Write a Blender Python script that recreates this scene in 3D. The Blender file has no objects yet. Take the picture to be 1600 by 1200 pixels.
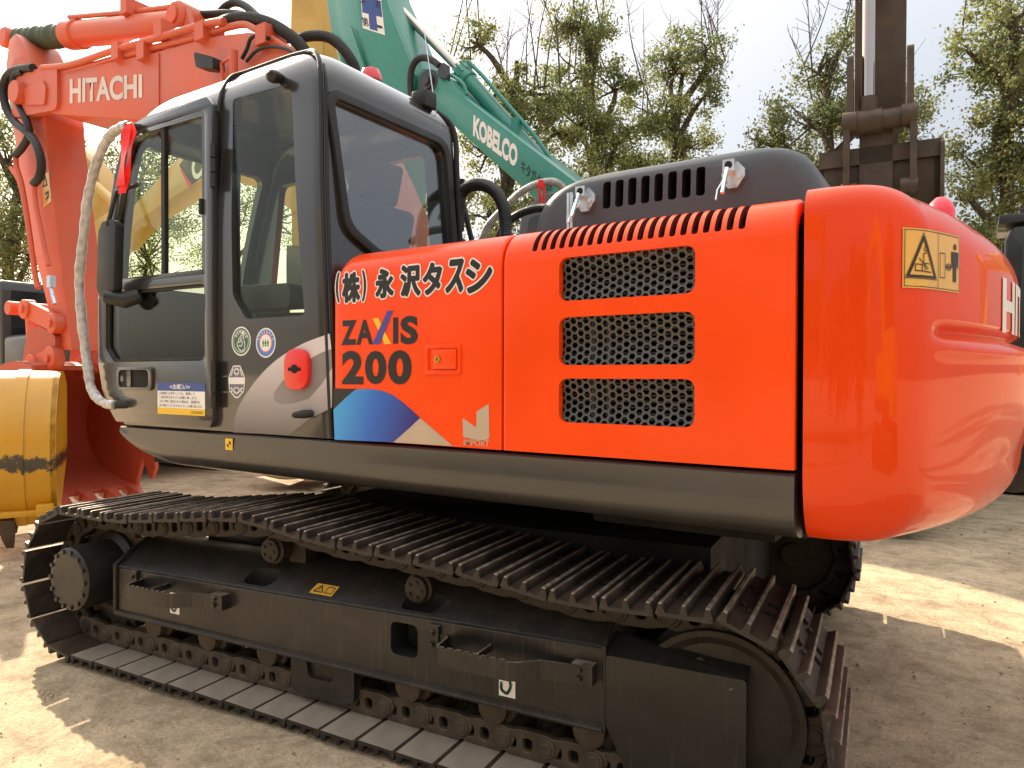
import bpy, bmesh, math, random
import numpy as np
from mathutils import Matrix, Vector
R = math.radians
random.seed(7); RNG = np.random.default_rng(11)
SC = bpy.context.scene; COL = SC.collection

# ------------------------------------------------------------------ camera, sky, sun, exposure
cam_d = bpy.data.cameras.new('camera'); cam = bpy.data.objects.new('camera', cam_d); COL.objects.link(cam)
YAW, PIT, ROL, FPX = R(32.72), R(-.6), R(.15), 1110.
CP = np.array([2.3, -2.2, 1.5235])
_fw = np.array([-math.sin(YAW)*math.cos(PIT), math.cos(YAW)*math.cos(PIT), math.sin(PIT)])
_rt = np.array([math.cos(YAW), math.sin(YAW), 0.]); _up = np.cross(_rt, _fw)
_rt, _up = math.cos(ROL)*_rt+math.sin(ROL)*_up, -math.sin(ROL)*_rt+math.cos(ROL)*_up
cam.matrix_world = Matrix([list(r)+[c] for r, c in zip(np.stack([_rt, _up, -_fw], 1).tolist(), CP.tolist())]+[[0, 0, 0, 1]])
cam_d.sensor_width = 36; cam_d.lens = 36*FPX/1600; cam_d.clip_start = .05; cam_d.clip_end = 2000
SC.camera = cam
SUN_EL = R(35); SUN_TO = np.array([-.954, .300])          # direction to the sun on the ground
w = bpy.data.worlds.new('World'); SC.world = w; w.use_nodes = True
nt = w.node_tree; bg = nt.nodes['Background']
sky = nt.nodes.new('ShaderNodeTexSky'); sky.sky_type = 'NISHITA'; sky.sun_disc = False
sky.sun_elevation = SUN_EL; sky.sun_rotation = math.atan2(SUN_TO[0], SUN_TO[1])
sky.air_density = 1.0; sky.dust_density = 5.0; sky.ozone_density = 1.0; sky.altitude = 0
# sky haze veil; brightness added overhead, out of view, lifts the light in shade
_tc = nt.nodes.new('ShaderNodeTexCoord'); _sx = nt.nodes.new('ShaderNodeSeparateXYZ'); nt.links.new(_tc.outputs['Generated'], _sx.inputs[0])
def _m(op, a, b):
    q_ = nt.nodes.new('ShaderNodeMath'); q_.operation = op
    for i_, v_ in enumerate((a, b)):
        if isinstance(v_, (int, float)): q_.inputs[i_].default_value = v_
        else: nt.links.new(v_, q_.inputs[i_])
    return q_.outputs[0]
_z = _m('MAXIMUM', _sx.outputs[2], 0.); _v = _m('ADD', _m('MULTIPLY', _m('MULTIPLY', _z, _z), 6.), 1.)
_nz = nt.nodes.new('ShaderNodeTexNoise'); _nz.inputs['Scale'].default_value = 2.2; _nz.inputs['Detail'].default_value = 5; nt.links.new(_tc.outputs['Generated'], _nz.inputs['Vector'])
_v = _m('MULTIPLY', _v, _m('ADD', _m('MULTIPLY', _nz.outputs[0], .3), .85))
def _scale(col, fac):
    q_ = nt.nodes.new('ShaderNodeVectorMath'); q_.operation = 'SCALE'
    if isinstance(col, tuple): q_.inputs[0].default_value = col
    else: nt.links.new(col, q_.inputs[0])
    if isinstance(fac, float): q_.inputs['Scale'].default_value = fac
    else: nt.links.new(fac, q_.inputs['Scale'])
    return q_.outputs[0]
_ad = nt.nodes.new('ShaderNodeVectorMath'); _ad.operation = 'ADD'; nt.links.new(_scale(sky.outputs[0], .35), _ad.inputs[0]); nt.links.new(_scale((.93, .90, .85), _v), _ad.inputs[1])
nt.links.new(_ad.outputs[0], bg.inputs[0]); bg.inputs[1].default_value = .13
sl = bpy.data.lights.new('sun', 'SUN'); sl.energy = 4.5; sl.angle = R(.6); sl.color = (1, .86, .66)
so = bpy.data.objects.new('sun', sl); COL.objects.link(so)
sdir = Vector((SUN_TO[0]*math.cos(SUN_EL), SUN_TO[1]*math.cos(SUN_EL), math.sin(SUN_EL)))
so.rotation_euler = sdir.to_track_quat('Z', 'Y').to_euler(); so.location = (-20, 5, 20)
SC.view_settings.view_transform = 'Standard'; SC.view_settings.look = 'None'
SC.view_settings.exposure = 1.3; SC.view_settings.gamma = 1
SC.cycles.max_bounces = 8; SC.cycles.transparent_max_bounces = 16
SC.cycles.use_denoising = True

# ------------------------------------------------------------------ photo pixel -> point on a known plane
def at(x, y, X=None, Y=None, Z=None, D=None):
    d = _fw+_rt*(x-800)/FPX-_up*(y-600)/FPX
    t = D if D is not None else ((X-CP[0])/d[0] if X is not None else (Y-CP[1])/d[1] if Y is not None else (Z-CP[2])/d[2])
    return CP+d*t
def xz(L, Y): return [(float(p[0]), float(p[2])) for p in (at(a, b, Y=Y) for a, b in L)]

# ------------------------------------------------------------------ materials
def mat(name, col, rough=.5, metal=0., coat=0., coat_r=.08, var=.12, vs=3., bump=0., bs=40., dust=None, dust_amt=0., scratch=0., spec=.5, chips=0.):
    m = bpy.data.materials.new(name); m.use_nodes = True; t = m.node_tree; b = t.nodes['Principled BSDF']
    L = t.links.new; N = t.nodes.new
    tc = N('ShaderNodeTexCoord')
    n1 = N('ShaderNodeTexNoise'); n1.inputs['Scale'].default_value = vs; n1.inputs['Detail'].default_value = 6; L(tc.outputs['Object'], n1.inputs['Vector'])
    mr = N('ShaderNodeMapRange'); mr.inputs['From Min'].default_value = .3; mr.inputs['From Max'].default_value = .7
    mr.inputs['To Min'].default_value = 1-var; mr.inputs['To Max'].default_value = 1+var; L(n1.outputs[0], mr.inputs[0])
    mx = N('ShaderNodeMix'); mx.data_type = 'RGBA'; mx.blend_type = 'MULTIPLY'; mx.inputs[0].default_value = 1
    mx.inputs[6].default_value = (*col, 1); L(mr.outputs[0], mx.inputs[7]); out = mx.outputs[2]
    if dust:
        n2 = N('ShaderNodeTexNoise'); n2.inputs['Scale'].default_value = 9; n2.inputs['Detail'].default_value = 8; n2.inputs['Roughness'].default_value = .65; L(tc.outputs['Object'], n2.inputs['Vector'])
        g = N('ShaderNodeNewGeometry'); sx = N('ShaderNodeSeparateXYZ'); L(g.outputs['Normal'], sx.inputs[0])
        a = N('ShaderNodeMath'); a.operation = 'MULTIPLY_ADD'; L(sx.outputs[2], a.inputs[0]); a.inputs[1].default_value = .28; L(n2.outputs[0], a.inputs[2])
        r2 = N('ShaderNodeMapRange'); r2.inputs['From Min'].default_value = .45; r2.inputs['From Max'].default_value = .95; r2.inputs['To Max'].default_value = dust_amt; L(a.outputs[0], r2.inputs[0])
        m2 = N('ShaderNodeMix'); m2.data_type = 'RGBA'; L(r2.outputs[0], m2.inputs[0]); L(out, m2.inputs[6]); m2.inputs[7].default_value = (*dust, 1); out = m2.outputs[2]
    if scratch:
        mp = N('ShaderNodeMapping'); mp.inputs['Scale'].default_value = (60, 60, 2.5); L(tc.outputs['Object'], mp.inputs[0])
        n3 = N('ShaderNodeTexNoise'); n3.inputs['Scale'].default_value = 1; n3.inputs['Detail'].default_value = 3; L(mp.outputs[0], n3.inputs['Vector'])
        r3 = N('ShaderNodeMapRange'); r3.inputs['From Min'].default_value = .58; r3.inputs['From Max'].default_value = .8; r3.inputs['To Max'].default_value = scratch; L(n3.outputs[0], r3.inputs[0])
        m3 = N('ShaderNodeMix'); m3.data_type = 'RGBA'; L(r3.outputs[0], m3.inputs[0]); L(out, m3.inputs[6]); m3.inputs[7].default_value = (.16, .14, .12, 1); out = m3.outputs[2]
    if chips:                                               # small scuffs and stone chips showing pale primer
        n5 = N('ShaderNodeTexNoise'); n5.inputs['Scale'].default_value = 34; n5.inputs['Detail'].default_value = 3; n5.inputs['Distortion'].default_value = .6; L(tc.outputs['Object'], n5.inputs['Vector'])
        r5 = N('ShaderNodeMapRange'); r5.inputs['From Min'].default_value = .735; r5.inputs['From Max'].default_value = .79; r5.inputs['To Max'].default_value = chips; L(n5.outputs[0], r5.inputs[0])
        m5 = N('ShaderNodeMix'); m5.data_type = 'RGBA'; L(r5.outputs[0], m5.inputs[0]); L(out, m5.inputs[6]); m5.inputs[7].default_value = (.2, .17, .13, 1); out = m5.outputs[2]
    L(out, b.inputs['Base Color'])
    rr = N('ShaderNodeMapRange'); rr.inputs['From Min'].default_value = .3; rr.inputs['From Max'].default_value = .7
    rr.inputs['To Min'].default_value = max(.02, rough*.8); rr.inputs['To Max'].default_value = min(1, rough*1.25); L(n1.outputs[0], rr.inputs[0]); L(rr.outputs[0], b.inputs['Roughness'])
    b.inputs['Metallic'].default_value = metal; b.inputs['Coat Weight'].default_value = coat; b.inputs['Coat Roughness'].default_value = coat_r
    b.inputs['Specular IOR Level'].default_value = spec
    if bump:
        n4 = N('ShaderNodeTexNoise'); n4.inputs['Scale'].default_value = bs; n4.inputs['Detail'].default_value = 4; L(tc.outputs['Object'], n4.inputs['Vector'])
        bp = N('ShaderNodeBump'); bp.inputs['Strength'].default_value = bump; bp.inputs['Distance'].default_value = .004; L(n4.outputs[0], bp.inputs['Height']); L(bp.outputs[0], b.inputs['Normal'])
        if coat: L(bp.outputs[0], b.inputs['Coat Normal'])
    return m
SAND = (.30, .22, .14)
M = {}
M['orange'] = mat('orange_paint', (.90, .068, .003), .36, coat=.32, coat_r=.15, var=.07, vs=2, bump=.12, bs=4, spec=.18)
M['orange_gloss'] = mat('orange_gloss_paint', (.74, .052, .002), .34, coat=.5, coat_r=.035, var=.06, vs=2.5, bump=.05, bs=3, spec=.1)
M['orange_boom'] = mat('orange_boom_paint', (.66, .115, .05), .55, coat=.15, coat_r=.25, var=.1, vs=1.5, dust=SAND, dust_amt=.3)
M['orange_in'] = mat('orange_recess_shade', (.10, .007, .002), .6)  # dark copy of the orange: slot and recess shade put into the colour
M['cabgrey'] = mat('dark_cab_paint', (.027, .027, .026), .3, coat=1, coat_r=.06, var=.12, vs=2)
M['skirt'] = mat('dark_skirt_paint', (.033, .033, .032), .36, coat=.5, coat_r=.15, var=.15, vs=3, dust=SAND, dust_amt=.04)
M['cover'] = mat('grey_plastic', (.050, .058, .068), .5, var=.08, coat=.1)
M['black'] = mat('black_void', (.006, .006, .006), .8)  # on cut holes it puts the inner dark into the colour
M['rubber'] = mat('black_rubber', (.014, .014, .014), .55, bump=.2, bs=60)
M['frame'] = mat('black_frame_paint', (.012, .011, .010), .4, var=.2, vs=5, dust=(.10, .08, .06), dust_amt=.30, scratch=.25, chips=.8, bump=.15, bs=25)
M['guard'] = mat('black_guard_paint', (.009, .009, .009), .36, var=.25, vs=5, dust=(.08, .065, .05), dust_amt=.15, scratch=.2, bump=.15, bs=25, chips=.7)
M['shoe'] = mat('worn_track_steel', (.030, .027, .025), .5, metal=.3, var=.45, vs=9, dust=(.15, .09, .055), dust_amt=.6, bump=.7, bs=35)
M['shoe_edge'] = mat('polished_grouser', (.23, .18, .135), .5, metal=.35, var=.6, vs=22, bump=.9, bs=60)
M['shoe_inner'] = mat('worn_plate_face', (.34, .30, .25), .4, metal=.15, var=.3, vs=8, bump=.25, bs=40, dust=(.3, .22, .14), dust_amt=.5)
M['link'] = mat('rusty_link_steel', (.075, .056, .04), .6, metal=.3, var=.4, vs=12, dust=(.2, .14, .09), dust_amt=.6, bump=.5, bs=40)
M['white'] = mat('white_vinyl', (.8, .79, .76), .4, var=.02)
M['cream'] = mat('silver_vinyl', (.55, .5, .48), .4, var=.05)
M['textblack'] = mat('black_vinyl', (.012, .012, .012), .4, var=.02)
M['yellow_v'] = mat('yellow_vinyl', (.82, .5, .02), .4, var=.04)
M['amber_v'] = mat('amber_label', (.75, .42, .06), .25, coat=.6, var=.05)
M['blue_v'] = mat('blue_vinyl', (.03, .07, .28), .4)
M['purple_v'] = mat('purple_vinyl', (.07, .06, .3), .4)
M['tan_v'] = mat('tan_vinyl', (.48, .38, .28), .4)
M['green_v'] = mat('green_vinyl', (.02, .13, .07), .4)
M['red'] = mat('red_cover', (.75, .02, .012), .35, coat=.4, var=.1)
M['redlens'] = mat('red_lens', (.8, .02, .04), .25, coat=.8, bump=.3, bs=30)
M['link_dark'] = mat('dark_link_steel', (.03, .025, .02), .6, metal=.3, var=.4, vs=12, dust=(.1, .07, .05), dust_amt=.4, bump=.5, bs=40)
M['chrome'] = mat('chrome_rod', (.52, .45, .40), .1, metal=1, var=.03)
M['zinc'] = mat('zinc_plate', (.62, .7, .76), .3, metal=.85, var=.15, vs=20)
M['wrap'] = mat('plastic_wrap', (.46, .44, .42), .35, coat=.6, var=.35, vs=25, bump=1., bs=60)
M['greenwrap'] = mat('green_tarp_wrap', (.06, .085, .05), .7, var=.3, vs=10, bump=1., bs=25)
M['teal'] = mat('teal_paint', (.022, .235, .175), .4, coat=.3, coat_r=.2, var=.1, vs=1.5, dust=SAND, dust_amt=.15)
M['catyellow'] = mat('yellow_paint', (.60, .36, .07), .45, coat=.3, coat_r=.2, var=.12, vs=1.5, dust=SAND, dust_amt=.3)
M['bucketyellow'] = mat('fresh_yellow_paint', (.72, .42, .03), .38, coat=.4, coat_r=.15, var=.1, vs=2, dust=SAND, dust_amt=.2)
M['browndark'] = mat('weathered_brown_steel', (.07, .053, .041), .6, metal=.2, var=.35, vs=4, dust=(.2, .11, .05), dust_amt=.5, bump=.4, bs=18)
M['rust'] = mat('rusty_bucket_steel', (.26, .16, .09), .7, var=.35, vs=4, bump=.5, bs=15)
M['darkmach'] = mat('dark_machine_paint', (.03, .03, .032), .45, coat=.3, var=.2)
M['seat'] = mat('seat_cloth', (.035, .035, .04), .85, bump=.5, bs=80)

def glass(name, tint, refl=.06):
    m = bpy.data.materials.new(name); m.use_nodes = True; t = m.node_tree; t.nodes.remove(t.nodes['Principled BSDF'])
    o = t.nodes['Material Output']; tr = t.nodes.new('ShaderNodeBsdfTransparent'); tr.inputs[0].default_value = (*tint, 1)
    gl = t.nodes.new('ShaderNodeBsdfGlossy'); gl.inputs['Roughness'].default_value = .015
    lw = t.nodes.new('ShaderNodeLayerWeight'); lw.inputs[0].default_value = .5
    pw = t.nodes.new('ShaderNodeMath'); pw.operation = 'POWER'; pw.inputs[1].default_value = 5; t.links.new(lw.outputs['Facing'], pw.inputs[0])
    ad = t.nodes.new('ShaderNodeMath'); ad.operation = 'MULTIPLY_ADD'; ad.inputs[1].default_value = .9; ad.inputs[2].default_value = .035+refl; t.links.new(pw.outputs[0], ad.inputs[0])
    mx = t.nodes.new('ShaderNodeMixShader'); t.links.new(ad.outputs[0], mx.inputs[0]); t.links.new(tr.outputs[0], mx.inputs[1]); t.links.new(gl.outputs[0], mx.inputs[2])
    t.links.new(mx.outputs[0], o.inputs[0]); return m
M['glass'] = glass('green_tinted_glass', (.93, .97, .89), .0)
M['glass_rear'] = glass('rear_glass', (.82, .85, .85), .13)
M['glass_dark'] = glass('dark_glass', (.72, .75, .73), .04)

# ------------------------------------------------------------------ mesh helpers
WORLD = set()                                              # empties whose parts are modelled in world coordinates
def tag(o, label=None, cat=None, group=None, kind=None):
    for k, v in (('label', label), ('category', cat), ('group', group), ('kind', kind)):
        if v: o[k] = v
    return o
def empty(name, loc, label, cat, group=None):
    o = bpy.data.objects.new(name, None); COL.objects.link(o); o.location = loc; o.empty_display_size = .3
    return tag(o, label, cat, group)
def link(name, me, mats, parent=None, smooth=35):
    o = bpy.data.objects.new(name, me); COL.objects.link(o)
    if mats is not None:
        mi = np.zeros(len(me.polygons), np.int32); me.polygons.foreach_get('material_index', mi); me.materials.clear()
        for m in (mats if isinstance(mats, (list, tuple)) else [mats]): me.materials.append(M[m] if isinstance(m, str) else m)
        me.polygons.foreach_set('material_index', np.minimum(mi, len(me.materials)-1))
    if smooth:
        me.shade_smooth(); me.set_sharp_from_angle(angle=R(smooth))
    if parent:
        o.parent = parent
        if parent.name in WORLD: o.matrix_parent_inverse = Matrix.Translation(-parent.location)
    return o
class MB:
    def __init__(s): s.v = []; s.f = []; s.m = []
    def add(s, V, F, mi=0, X=None):
        n = len(s.v)
        s.v += [tuple(X @ Vector(p)) if X else tuple(map(float, p)) for p in V]
        s.f += [[i+n for i in f] for f in F]; s.m += [mi]*len(F); return s
    def box(s, a, b, mi=0, X=None):
        (x0, y0, z0), (x1, y1, z1) = a, b
        V = [(x0, y0, z0), (x1, y0, z0), (x1, y1, z0), (x0, y1, z0), (x0, y0, z1), (x1, y0, z1), (x1, y1, z1), (x0, y1, z1)]
        return s.add(V, [(3, 2, 1, 0), (4, 5, 6, 7), (0, 1, 5, 4), (1, 2, 6, 5), (2, 3, 7, 6), (3, 0, 4, 7)], mi, X)
    def rings(s, Rg, mi=0, closed=True, cap0=True, cap1=True, loop=False):
        n = len(Rg[0]); V = [p for r in Rg for p in r]; F = []
        K = len(Rg); rng = range(K) if loop else range(K-1)
        for i in rng:
            j = (i+1) % K
            for k in range(n if closed else n-1):
                l = (k+1) % n; F.append((i*n+k, i*n+l, j*n+l, j*n+k))
        if not loop and closed:
            if cap0: F.append(tuple(range(n-1, -1, -1)))
            if cap1: F.append(tuple(range((K-1)*n, K*n)))
        return s.add(V, F, mi)
    def tube(s, P, r, n=10, mi=0, caps=True):
        P = [Vector(p) for p in P]; K = len(P); rr = r if isinstance(r, (list, tuple)) else [r]*K
        Rg = []; t = (P[1]-P[0]).normalized(); u = t.orthogonal().normalized()
        for i in range(K):
            t = (P[min(i+1, K-1)]-P[max(i-1, 0)]).normalized()
            u = (u-t*u.dot(t)).normalized(); v = t.cross(u)
            Rg.append([tuple(P[i]+(u*math.cos(a)+v*math.sin(a))*rr[i]) for a in (2*math.pi*k/n for k in range(n))])
        return s.rings(Rg, mi, cap0=caps, cap1=caps)
    def cyl(s, a, b, r, r2=None, n=24, mi=0, bev=0.):
        a, b = Vector(a), Vector(b); d = (b-a).normalized(); r2 = r if r2 is None else r2
        if bev: return s.tube2([(a, r-bev), (a+d*bev, r), (b-d*bev, r2), (b, r2-bev)], n, mi)
        return s.tube2([(a, r), (b, r2)], n, mi)
    def tube2(s, L, n=24, mi=0):
        d = (Vector(L[-1][0])-Vector(L[0][0])).normalized(); u = d.orthogonal().normalized(); v = d.cross(u)
        return s.rings([[tuple(Vector(p)+(u*math.cos(2*math.pi*k/n)+v*math.sin(2*math.pi*k/n))*r) for k in range(n)] for p, r in L], mi)
    def prism(s, poly, y0, y1, mi=0, axis='y'):            # polygon in (x,z) swept along y (or (x,y) along z, (y,z) along x)
        f = {'y': lambda p, t: (p[0], t, p[1]), 'z': lambda p, t: (p[0], p[1], t), 'x': lambda p, t: (t, p[0], p[1])}[axis]
        return s.rings([[f(p, y0) for p in poly], [f(p, y1) for p in poly]], mi)
    def mesh(s, name='mesh'):
        me = bpy.data.meshes.new(name); me.from_pydata(s.v, [], s.f); me.polygons.foreach_set('material_index', s.m)
        bm = bmesh.new(); bm.from_mesh(me); bmesh.ops.recalc_face_normals(bm, faces=bm.faces); bm.to_mesh(me); bm.free(); me.update(); return me
    def build(s, name, mats, parent=None, smooth=35, bevel=0., seg=2):
        o = link(name, s.mesh(name), mats, parent, smooth)
        if bevel:
            b = o.modifiers.new('bevel', 'BEVEL'); b.width = bevel; b.segments = seg; b.limit_method = 'ANGLE'; b.angle_limit = R(40)
            bake(o); o.data.shade_smooth(); o.data.set_sharp_from_angle(angle=R(smooth))
        return o
def bake(o):
    dg = bpy.context.evaluated_depsgraph_get(); dg.update()
    me = bpy.data.meshes.new_from_object(o.evaluated_get(dg)); o.modifiers.clear(); o.data = me; return o
def cut(o, cutters, mode='DIFFERENCE', smooth=35):
    tmp = []
    for c in cutters:
        me = c.mesh('cut') if isinstance(c, MB) else c
        k = bpy.data.objects.new('cut', me); COL.objects.link(k); tmp.append(k)
        if not me.materials: me.materials.append(o.data.materials[0])
        b = o.modifiers.new('b', 'BOOLEAN'); b.operation = mode; b.object = k; b.solver = 'EXACT'
        try: b.material_mode = 'TRANSFER'
        except Exception: pass
    bake(o)
    for k in tmp: bpy.data.objects.remove(k)
    o.data.shade_smooth(); o.data.set_sharp_from_angle(angle=R(smooth)); return o
def rpoly(P, r, n=5):                                       # fillet the corners of a polygon
    out = []; K = len(P); rr = r if isinstance(r, (list, tuple)) else [r]*K
    for i in range(K):
        p, a, b = (np.array(P[j], float) for j in (i, i-1, (i+1) % K))
        u, v = a-p, b-p; lu, lv = np.linalg.norm(u), np.linalg.norm(v)
        if rr[i] <= 0 or lu < 1e-6 or lv < 1e-6: out.append(tuple(p)); continue
        u, v = u/lu, v/lv; c = max(-.9999, min(.9999, float(u@v))); h = math.acos(c)/2
        d = min(rr[i]/math.tan(h), lu*.48, lv*.48)
        p0, p1 = p+u*d, p+v*d
        for k in range(n+1):
            t = k/n; out.append(tuple((1-t)**2*p0+2*t*(1-t)*p+t*t*p1))
    return out
def rrect(x0, x1, z0, z1, r, n=5): return rpoly([(x0, z0), (x1, z0), (x1, z1), (x0, z1)], r, n)
def ell(cx, cz, a, b, n=28): return [(cx+a*math.cos(2*math.pi*k/n), cz+b*math.sin(2*math.pi*k/n)) for k in range(n)]
def side(Y0): return Matrix(((1, 0, 0, 0), (0, 0, -1, Y0), (0, 1, 0, 0), (0, 0, 0, 1)))     # (u,v,out) -> (X, Y0-out, Z)
def curve_mesh(loops, t=.004, bev=0.):
    c = bpy.data.curves.new('c', 'CURVE'); c.dimensions = '2D'; c.fill_mode = 'BOTH'; c.extrude = max(t/2-bev, .0001); c.bevel_depth = bev; c.bevel_resolution = 2; c.offset = -bev
    for L in loops:
        s = c.splines.new('POLY'); s.points.add(len(L)-1); s.use_cyclic_u = True
        for p, q in zip(s.points, L): p.co = (q[0], q[1], 0, 1)
    o = bpy.data.objects.new('c', c); COL.objects.link(o); dg = bpy.context.evaluated_depsgraph_get(); dg.update()
    me = bpy.data.meshes.new_from_object(o.evaluated_get(dg)); bpy.data.objects.remove(o); bpy.data.curves.remove(c); return me
def plate(name, loops, X, mats, parent=None, t=.004, bev=0., smooth=30):
    me = curve_mesh(loops, t); me.transform(X); o = link(name, me, mats, parent, smooth)
    if bev:
        bm = bmesh.new(); bm.from_mesh(me); bmesh.ops.remove_doubles(bm, verts=bm.verts, dist=1e-5); bm.to_mesh(me); bm.free()
        b = o.modifiers.new('bevel', 'BEVEL'); b.width = bev; b.segments = 2; b.limit_method = 'ANGLE'; b.angle_limit = R(40); bake(o)
        o.data.shade_smooth(); o.data.set_sharp_from_angle(angle=R(smooth))
    return o
def text_mesh(s, off=0., size=1.):
    c = bpy.data.curves.new('t', 'FONT'); c.body = s; c.size = size; c.offset = off; c.extrude = .0; c.fill_mode = 'FRONT'; c.resolution_u = 4
    o = bpy.data.objects.new('t', c); COL.objects.link(o); dg = bpy.context.evaluated_depsgraph_get(); dg.update()
    me = bpy.data.meshes.new_from_object(o.evaluated_get(dg)); bpy.data.objects.remove(o); bpy.data.curves.remove(c); return me
def fit_text(s, box, off=0., grow=0., shear=0., ref=None):  # text scaled into box (u0,u1,v0,v1); ref: offset of the glyph that fills the box
    me = text_mesh(s, off); n = len(me.vertices); co = np.zeros(n*3); me.vertices.foreach_get('co', co); co = co.reshape(-1, 3)
    lo, hi = co.min(0), co.max(0)
    if ref is not None:
        r_ = text_mesh(s, ref); q_ = np.zeros(len(r_.vertices)*3); r_.vertices.foreach_get('co', q_); q_ = q_.reshape(-1, 3); lo, hi = q_.min(0), q_.max(0)
    u0, u1, v0, v1 = box; u0 -= grow; u1 += grow; v0 -= grow; v1 += grow
    co[:, 0] = u0+(co[:, 0]-lo[0])/max(hi[0]-lo[0], 1e-6)*(u1-u0); co[:, 1] = v0+(co[:, 1]-lo[1])/max(hi[1]-lo[1], 1e-6)*(v1-v0); co[:, 2] = 0
    co[:, 0] += shear*(co[:, 1]-v0)
    me.vertices.foreach_set('co', co.ravel()); return me
def thick_text(s, box, d, shear=0., n=12, z=0.):              # a glyph thickened by d: copies shifted round a circle
    u0, u1, v0, v1 = box; b = fit_text(s, (u0+.006, u1-.006, v0+.006, v1-.006), 0, 0, shear); mb = MB()
    V = [tuple(v.co) for v in b.vertices]; F = [tuple(p.vertices) for p in b.polygons]
    for k in range(n+1):
        a = 2*math.pi*k/n; r = d if k < n else 0
        mb.add([(p[0]+r*math.cos(a), p[1]+r*math.sin(a), z+k*3e-5) for p in V], F)
    me = bpy.data.meshes.new('thick'); me.from_pydata(mb.v, [], mb.f); me.update(); return me
def join_mesh(parts):                                       # [(mesh, material index)] -> one mesh
    mb = MB()
    for me, mi in parts: mb.add([tuple(v.co) for v in me.vertices], [tuple(p.vertices) for p in me.polygons], mi)
    me = bpy.data.meshes.new('joined'); me.from_pydata(mb.v, [], mb.f); me.polygons.foreach_set('material_index', mb.m); me.update(); return me
def lift(me, z): me.transform(Matrix.Translation((0, 0, z))); return me
def flat(L, z=0.):
    me = bpy.data.meshes.new('flat'); me.from_pydata([(p[0], p[1], z) for p in L], [], [list(range(len(L)))]); me.update(); return me
def spline(P, n=8):                                         # Catmull-Rom through points
    P = [np.array(p, float) for p in P]; Q = [2*P[0]-P[1]]+P+[2*P[-1]-P[-2]]; out = []
    for i in range(1, len(Q)-2):
        for k in range(n):
            t = k/n; a, b, c, d = Q[i-1:i+3]
            out.append(.5*((2*b)+(c-a)*t+(2*a-5*b+4*c-d)*t*t+(3*b-a-3*c+d)*t**3))
    out.append(P[-1]); return [tuple(p) for p in out]
def copy_tree(o, parent=None):
    c = o.copy(); COL.objects.link(c); c.parent = parent
    for ch in list(o.children): copy_tree(ch, c)
    return c
sst = lambda a, b, x: (lambda t: t*t*(3-2*t))(min(1, max(0, (x-a)/(b-a))))
# ------------------------------------------------------------------ the orange excavator in front
EX = empty('excavator', (-.195, 1.34, 0), 'large orange crawler excavator with dark cab in the foreground', 'excavator'); WORLD.add(EX.name)
XG = 1.895                                                  # front of the counterweight
# --- counterweight: plan outline inset by d, swept over a height profile
CX, CY, RT, RC = -.195, 1.34, 2.675, .30
fx = CX+math.sqrt((RT-RC)**2-(CY-RC)**2); FA = math.atan2(RC-CY, fx-CX)
def cw_ring(dfun, zfun, ns=(8, 20, 90)):
    P = []
    def put(x, y, nx, ny, s, ymir=False):
        d = dfun(s); P.append((x-nx*d, y-ny*d, zfun(s)))
    half = []
    for k in range(ns[0]): half.append((XG+(fx-XG)*k/ns[0], 0, 0, -1, 0))
    for k in range(ns[1]+1):
        a = -math.pi/2+(FA+math.pi/2)*k/ns[1]; half.append((fx+RC*math.cos(a), RC+RC*math.sin(a), math.cos(a), math.sin(a), k/ns[1]))
    m = ns[2]//2
    for k in range(1, m+1):
        a = FA*(1-k/m); half.append((CX+RT*math.cos(a), CY+RT*math.sin(a), math.cos(a), math.sin(a), 1+k/m))
    full = half+[(x, 2*CY-y, nx, -ny, s) for x, y, nx, ny, s in half[-2::-1]]
    for q in full: put(*q)
    return P
def fillet_safe(s): return 1.
rings = []
def prof():
    L = []
    L.append((lambda s: .22, lambda s: 1.035)); L.append((lambda s: .17, lambda s: 1.032))
    for k in range(9):                                      # rounded bottom edge
        a = math.pi/2*k/8
        L.append((lambda s, a=a: (.12+.05*sst(.4, 1.2, s))*(1-math.sin(a)), lambda s, a=a: 1.245-(.21+.06*sst(.4, 1.2, s))*math.cos(a)+.06*sst(.4, 1.2, s)*(1-0)*math.cos(a)*.9))
    bul = lambda s: sst(.95, 1.7, s)
    for k in range(1, 9): L.append((lambda s, k=k: -.055*bul(s)*math.sin(math.pi*k/16), lambda s, k=k: 1.245+.30*k/8))
    for k in range(1, 25):                                  # step where the lower belly meets the recessed upper face
        u = k/24; z = 1.545+.16*u
        def d(s, u=u):
            g = bul(s); g2 = sst(1.0, 1.07, s); return -.055*g*(1-sst(.30, .72, u))+.030*g2*math.exp(-((u-.70)/.11)**2)-.006*g2*math.exp(-((u-.40)/.14)**2)+.012*sst(.9, 1.5, s)*sst(.35, .8, u)
        L.append((d, lambda s, z=z: z))
    for k in range(1, 5): L.append((lambda s: .012*sst(.9, 1.5, s), lambda s, k=k: 1.705+.10*k/5))
    for k in range(0, 13):                                  # rounded top edge, wider at the rear
        a = math.pi/2*k/12
        def d(s, a=a): return .012*sst(.9, 1.5, s)+(.075+.15*sst(.3, 1.7, s))*(1-math.cos(a))
        def z(s, a=a):
            h = .085+.15*sst(.3, 1.7, s); return 2.083-h+h*math.sin(a)
        L.append((d, z))
    return L
for d, z in prof(): rings.append(cw_ring(d, z))
cwm = MB(); cwm.rings(rings, closed=False)
nn = len(rings[0])
for rg, rev in ((rings[-1], False), (rings[0], True)):       # top and bottom lids: strips between mirrored points
    V = list(rg); F = []
    for k in range(nn//2): F.append((k, k+1, nn-2-k, nn-1-k))
    F = [tuple(dict.fromkeys(f)) for f in F]; F = [f for f in F if len(f) > 2]
    cwm.add(V, F)
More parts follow.
